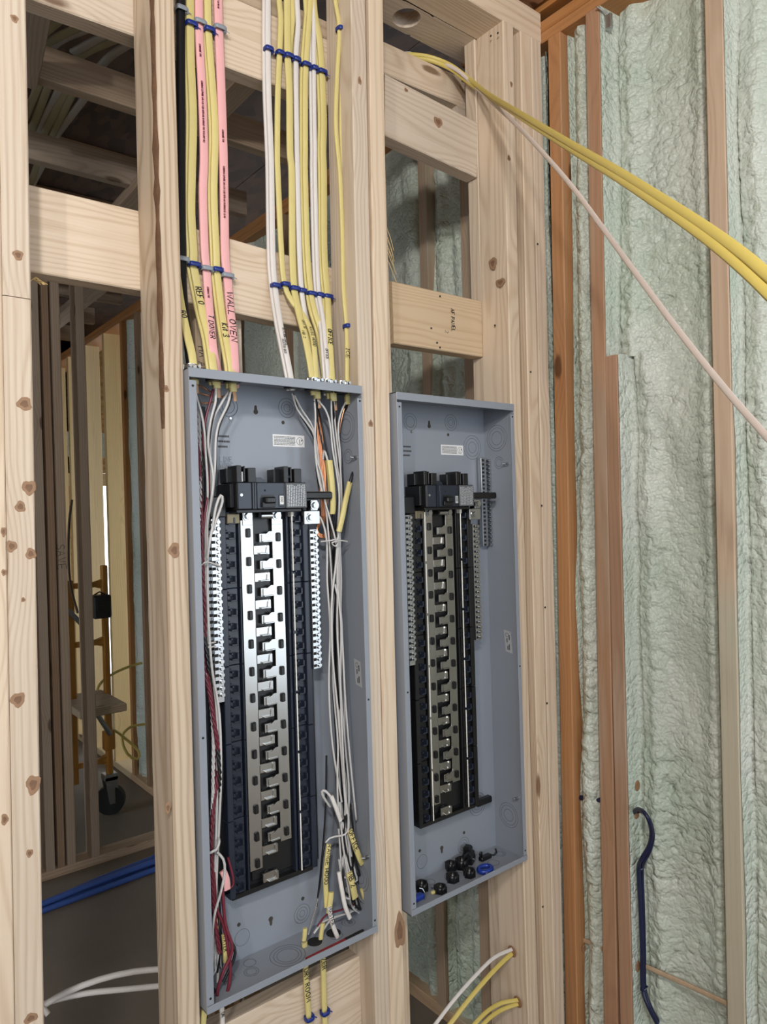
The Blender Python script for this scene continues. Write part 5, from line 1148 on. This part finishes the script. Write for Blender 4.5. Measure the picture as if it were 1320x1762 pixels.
o = mb.build('plastic_hook', BLK, None, p); tag(o, 'black plastic hook piece at the back right of the pile', 'clip', GHW)
p = onZ(835, 1500, zf); mb = MB(); mb.sweep([Vector((.017*math.cos(a/3), .013*math.sin(a/3), .006)) for a in range(20)], .005, .006, (0, 0, 1), 8); o = mb.build('blue_ring', BLUEP, None, p); tag(o, 'blue plastic ring right of the black pile', 'ring', GHW)
MB().box((-.014, -.0165, .004), (.004, -.0150, .007), .0005).build('metal_strip', ZINC, o)
p = onZ(722, 1549, zf); mb = MB().box((-.016, -.006, 0), (.012, .010, .012), .003); o = mb.build('blue_connector', BLUEP, None, p); tag(o, 'blue plastic connector in the left front corner of the right panel', 'connector', GHW)
MB().sweep([Vector((.008, -.008, .002)), Vector((.009, -.009, .014)), Vector((.006, -.004, .024)), Vector((0, 0, .026))], .0016, .0016, None, 6).build('metal_bail', ZINC, o)
p = onZ(734, 1505, zf); mb = MB().cyl((-.018, -.004, .002), (.008, .004, .004), .0014, 8).cyl((.008, .004, .004), (.010, .0045, .0042), .004, 10); o = mb.build('screw', ZINC, None, p); tag(o, 'long bright screw lying on the right panel floor', 'screw', GHW)
p = onZ(748, 1528, zf); o = MB().cyl((-.008, 0, .002), (.008, .003, .002), .0012, 8).cyl((-.0085, 0, .002), (-.0075, 0, .002), .003, 8).build('screw', ZINC, None, p); tag(o, 'short bright screw near the front lip of the right panel', 'screw', GHW)
p = onZ(746, 1538, zf); o = MB().box((-.006, -.004, 0), (.005, .004, .007), .002).build('sheath_scrap', YEL, None, p); tag(o, 'scrap of yellow sheath on the right panel floor', 'scrap', GHW)

# ------------------------------------------------------------------ the room behind: cables, tubes, scaffold
DIMC = mat('dimmed_yellow_jacket', (0.36, 0.33, 0.20), .5); DIMW = mat('dimmed_white_jacket', (0.42, 0.40, 0.36), .5)  # darker copies of the cable jackets, with the ceiling's shade in the colour
GC = 'cables lying over the ceiling chords'
for k, (a, b2, m) in enumerate((((72, 60), (110, 28), DIMC), ((100, 66), (150, 40), YEL), ((112, 70), (165, 44), WHT), ((148, 78), (195, 52), WHT), ((158, 88), (212, 62), YEL), ((192, 100), (232, 70), WHT), ((48, 190), (70, 138), YEL), ((58, 215), (84, 145), YEL), ((70, 222), (104, 150), WHT), ((78, 225), (112, 158), YEL), ((92, 228), (124, 162), YEL), ((102, 230), (146, 168), WHT), ((50, 322), (66, 280), YEL), ((56, 318), (74, 282), WHT))):
    zc = 2.925 if k < 6 else 2.93
    p0, p1 = onZ(*a, zc), onZ(*b2, zc); d = p1-p0
    P = smooth_path([p0+d*-.5, p0+Vector((0, 0, .004*(k % 3))), p1, p1+d*.6], .03)
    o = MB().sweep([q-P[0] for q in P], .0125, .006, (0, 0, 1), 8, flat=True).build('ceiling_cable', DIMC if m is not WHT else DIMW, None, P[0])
    tag(o, ('shade-dimmed white' if m is WHT else 'shade-dimmed yellow')+' cable, '+('first', 'second', 'third', 'fourth', 'fifth', 'sixth')[k % 6]+' from left over the '+('nearest', 'middle', 'farthest')[k//6]+' dim ceiling chord', 'cable', GC)
def room_tube(name, P, r, m, label, cat, group=None, flat=False):
    P = smooth_path(P, .04); o = MB().sweep([q-P[0] for q in P], r, r, None, 10).build(name, m, None, P[0]); tag(o, label, cat, group); return o
BPEX = mat('blue_tubing', (0.045, 0.10, 0.36), .3)
GT = 'blue tubes lying on the floor of the back room'
for k, (dy, dz) in enumerate(((0, 0), (.034, .0), (.016, .022), (.068, .0))):
    a, b2 = onZ(60, 1572, .0125), onZ(275, 1497, .0125)
    a += Vector((0, dy*.6, dz)); b2 += Vector((0, dy*1.6+.02, dz))
    room_tube('blue_tube', [a-(b2-a)*.3, a, (a+b2)/2+Vector((0, 0.004*k, 0)), b2, b2+(b2-a)*.3], .012, BPEX, ('nearest blue tube', 'second blue tube', 'topmost blue tube', 'farthest blue tube')[k]+' of the bundle lying across the back room floor', 'tube', GT)
room_tube('white_cable', [onY(40, 1752, .30), onY(80, 1727, .30), onY(115, 1707, .30), onY(170, 1686, .30), onY(230, 1672, .30), onY(300, 1666, .32)], .0058, WHT, 'upper white cable sagging across the doorway low at left', 'cable', 'white cables low in the left bay')
room_tube('white_cable', [onY(40, 1745, .31), onY(90, 1722, .31), onY(150, 1709, .31), onY(220, 1702, .31), onY(300, 1694, .32)], .0055, WHT, 'lower white cable sagging across the doorway low at left', 'cable', 'white cables low in the left bay')
room_tube('white_cable', [onY(60, 1728, .29), onY(76, 1738, .29), onY(83, 1746, .285)], .005, WHT, 'white cable end poking past the left post near the floor', 'cable', 'white cables low in the left bay')
# rolling scaffold
ORG = mat('orange_paint', (0.50, 0.22, 0.03), .45); RUB = mat('black_rubber', (.012, .012, .013), .6); GALV = mat('dull_steel', (.30, .31, .31), .4, .9)
yS = 2.78; xr = onY(185, 1200, yS).x; xl = onY(125, 1200, yS).x
sc = empty('scaffold', (xr, yS, 0)); tag(sc, 'orange rolling scaffold frame with caster in the back room', 'scaffold')
def sb(x, z0, z1, nm, w=.015):
    MB().box((x-w-xr, -.018, z0), (x+w-xr, .018, z1), .004).build(nm, ORG, sc)
ztop = onY(185, 972, yS).z; zl_ = [onY(160, q, yS).z for q in (1006, 1106, 1214, 1312)]
sb(xr, 0.20, ztop, 'post'); sb(xl, 0.20, zl_[0]+.03, 'post', .016)
for k, z in enumerate(zl_):
    MB().box((xl-xr, -.014, z-.014), (0, .014, z+.014), .003).prism([(0, z-.014), (-.05, z-.014), (0, z-.03)], -.014, .014).prism([(0, z+.014), (0, z+.03), (-.05, z+.014)], -.014, .014).build('rung', ORG, sc)
MB().box((-.028, -.022, .34), (.028, .022, .44), .004).build('collar', ORG, sc)
br = MB().cyl((xl-xr-.02, -.03, onY(118, 1048, yS).z), (xl-xr+.09, -.03, onY(140, 1090, yS).z), .013, 10).build('brace', GALV, sc)
MB().cyl((-.10, -.03, onY(163, 1205, yS).z), (0.0, -.03, onY(184, 1262, yS).z), .013, 10).build('brace', GALV, sc)
cw = MB().cyl((-.022, .0, .075), (.022, .0, .075), .075, 24).build('caster_wheel', RUB, sc); cw.rotation_euler = (0, 0, 1.05)
fk = MB().prism([(-.035, .20), (.035, .20), (.025, .06), (-.012, .06)], -.034, -.028).prism([(-.035, .20), (.035, .20), (.025, .06), (-.012, .06)], .028, .034).box((-.035, -.034, .18), (.035, .034, .215), .004).build('caster_fork', GALV, sc)
MB().box((xl-xr-.05, -.30, zl_[2]+.016), (.0, .10, zl_[2]+.055), .004).build('plank', WOODG, sc)
pb = onY(172, 1043, yS-.06); bx = MB().box((-.045, -.05, -.060), (.045, .035, .060), .008).box((-.03, -.052, -.02), (.03, -.049, .03), .002)
o = bx.build('black_box', BLK, None, pb); tag(o, 'small black box hung on the scaffold post', 'box'); MB().sweep([Vector((-.03, 0, .058)), Vector((0, 0, .075)), Vector((.03, 0, .058))], .004, .004, None, 6).build('box_handle', BLK, o)
GY = 'yellow cables in the back room'
room_tube('yellow_cable', [onY(164, 1205, 2.9), onY(170, 1180, 2.9), onY(190, 1162, 2.95), onY(225, 1146, 3.0), onY(265, 1136, 3.05)], .0075, YEL2, 'yellow cable arching across behind the scaffold post', 'cable', GY)
room_tube('yellow_cable', [onY(164, 1215, 2.85), onY(178, 1245, 2.85), onY(205, 1262, 2.9), onY(238, 1292, 2.9), onY(236, 1306, 2.9), onY(220, 1298, 2.9), onY(210, 1272, 2.92), onY(222, 1252, 2.95), onY(262, 1244, 3.0)], .0075, YEL2, 'yellow cable looping low behind the scaffold post', 'cable', GY)
room_tube('brown_cable', [onY(124, 860, 2.6), onY(119, 900, 2.6), onY(118, 960, 2.6), onY(122, 1010, 2.6), onY(134, 1055, 2.6)], .006, mat('brown_jacket', (.10, .06, .03), .5), 'dark thin cable hanging behind the partition studs', 'cable', GY)
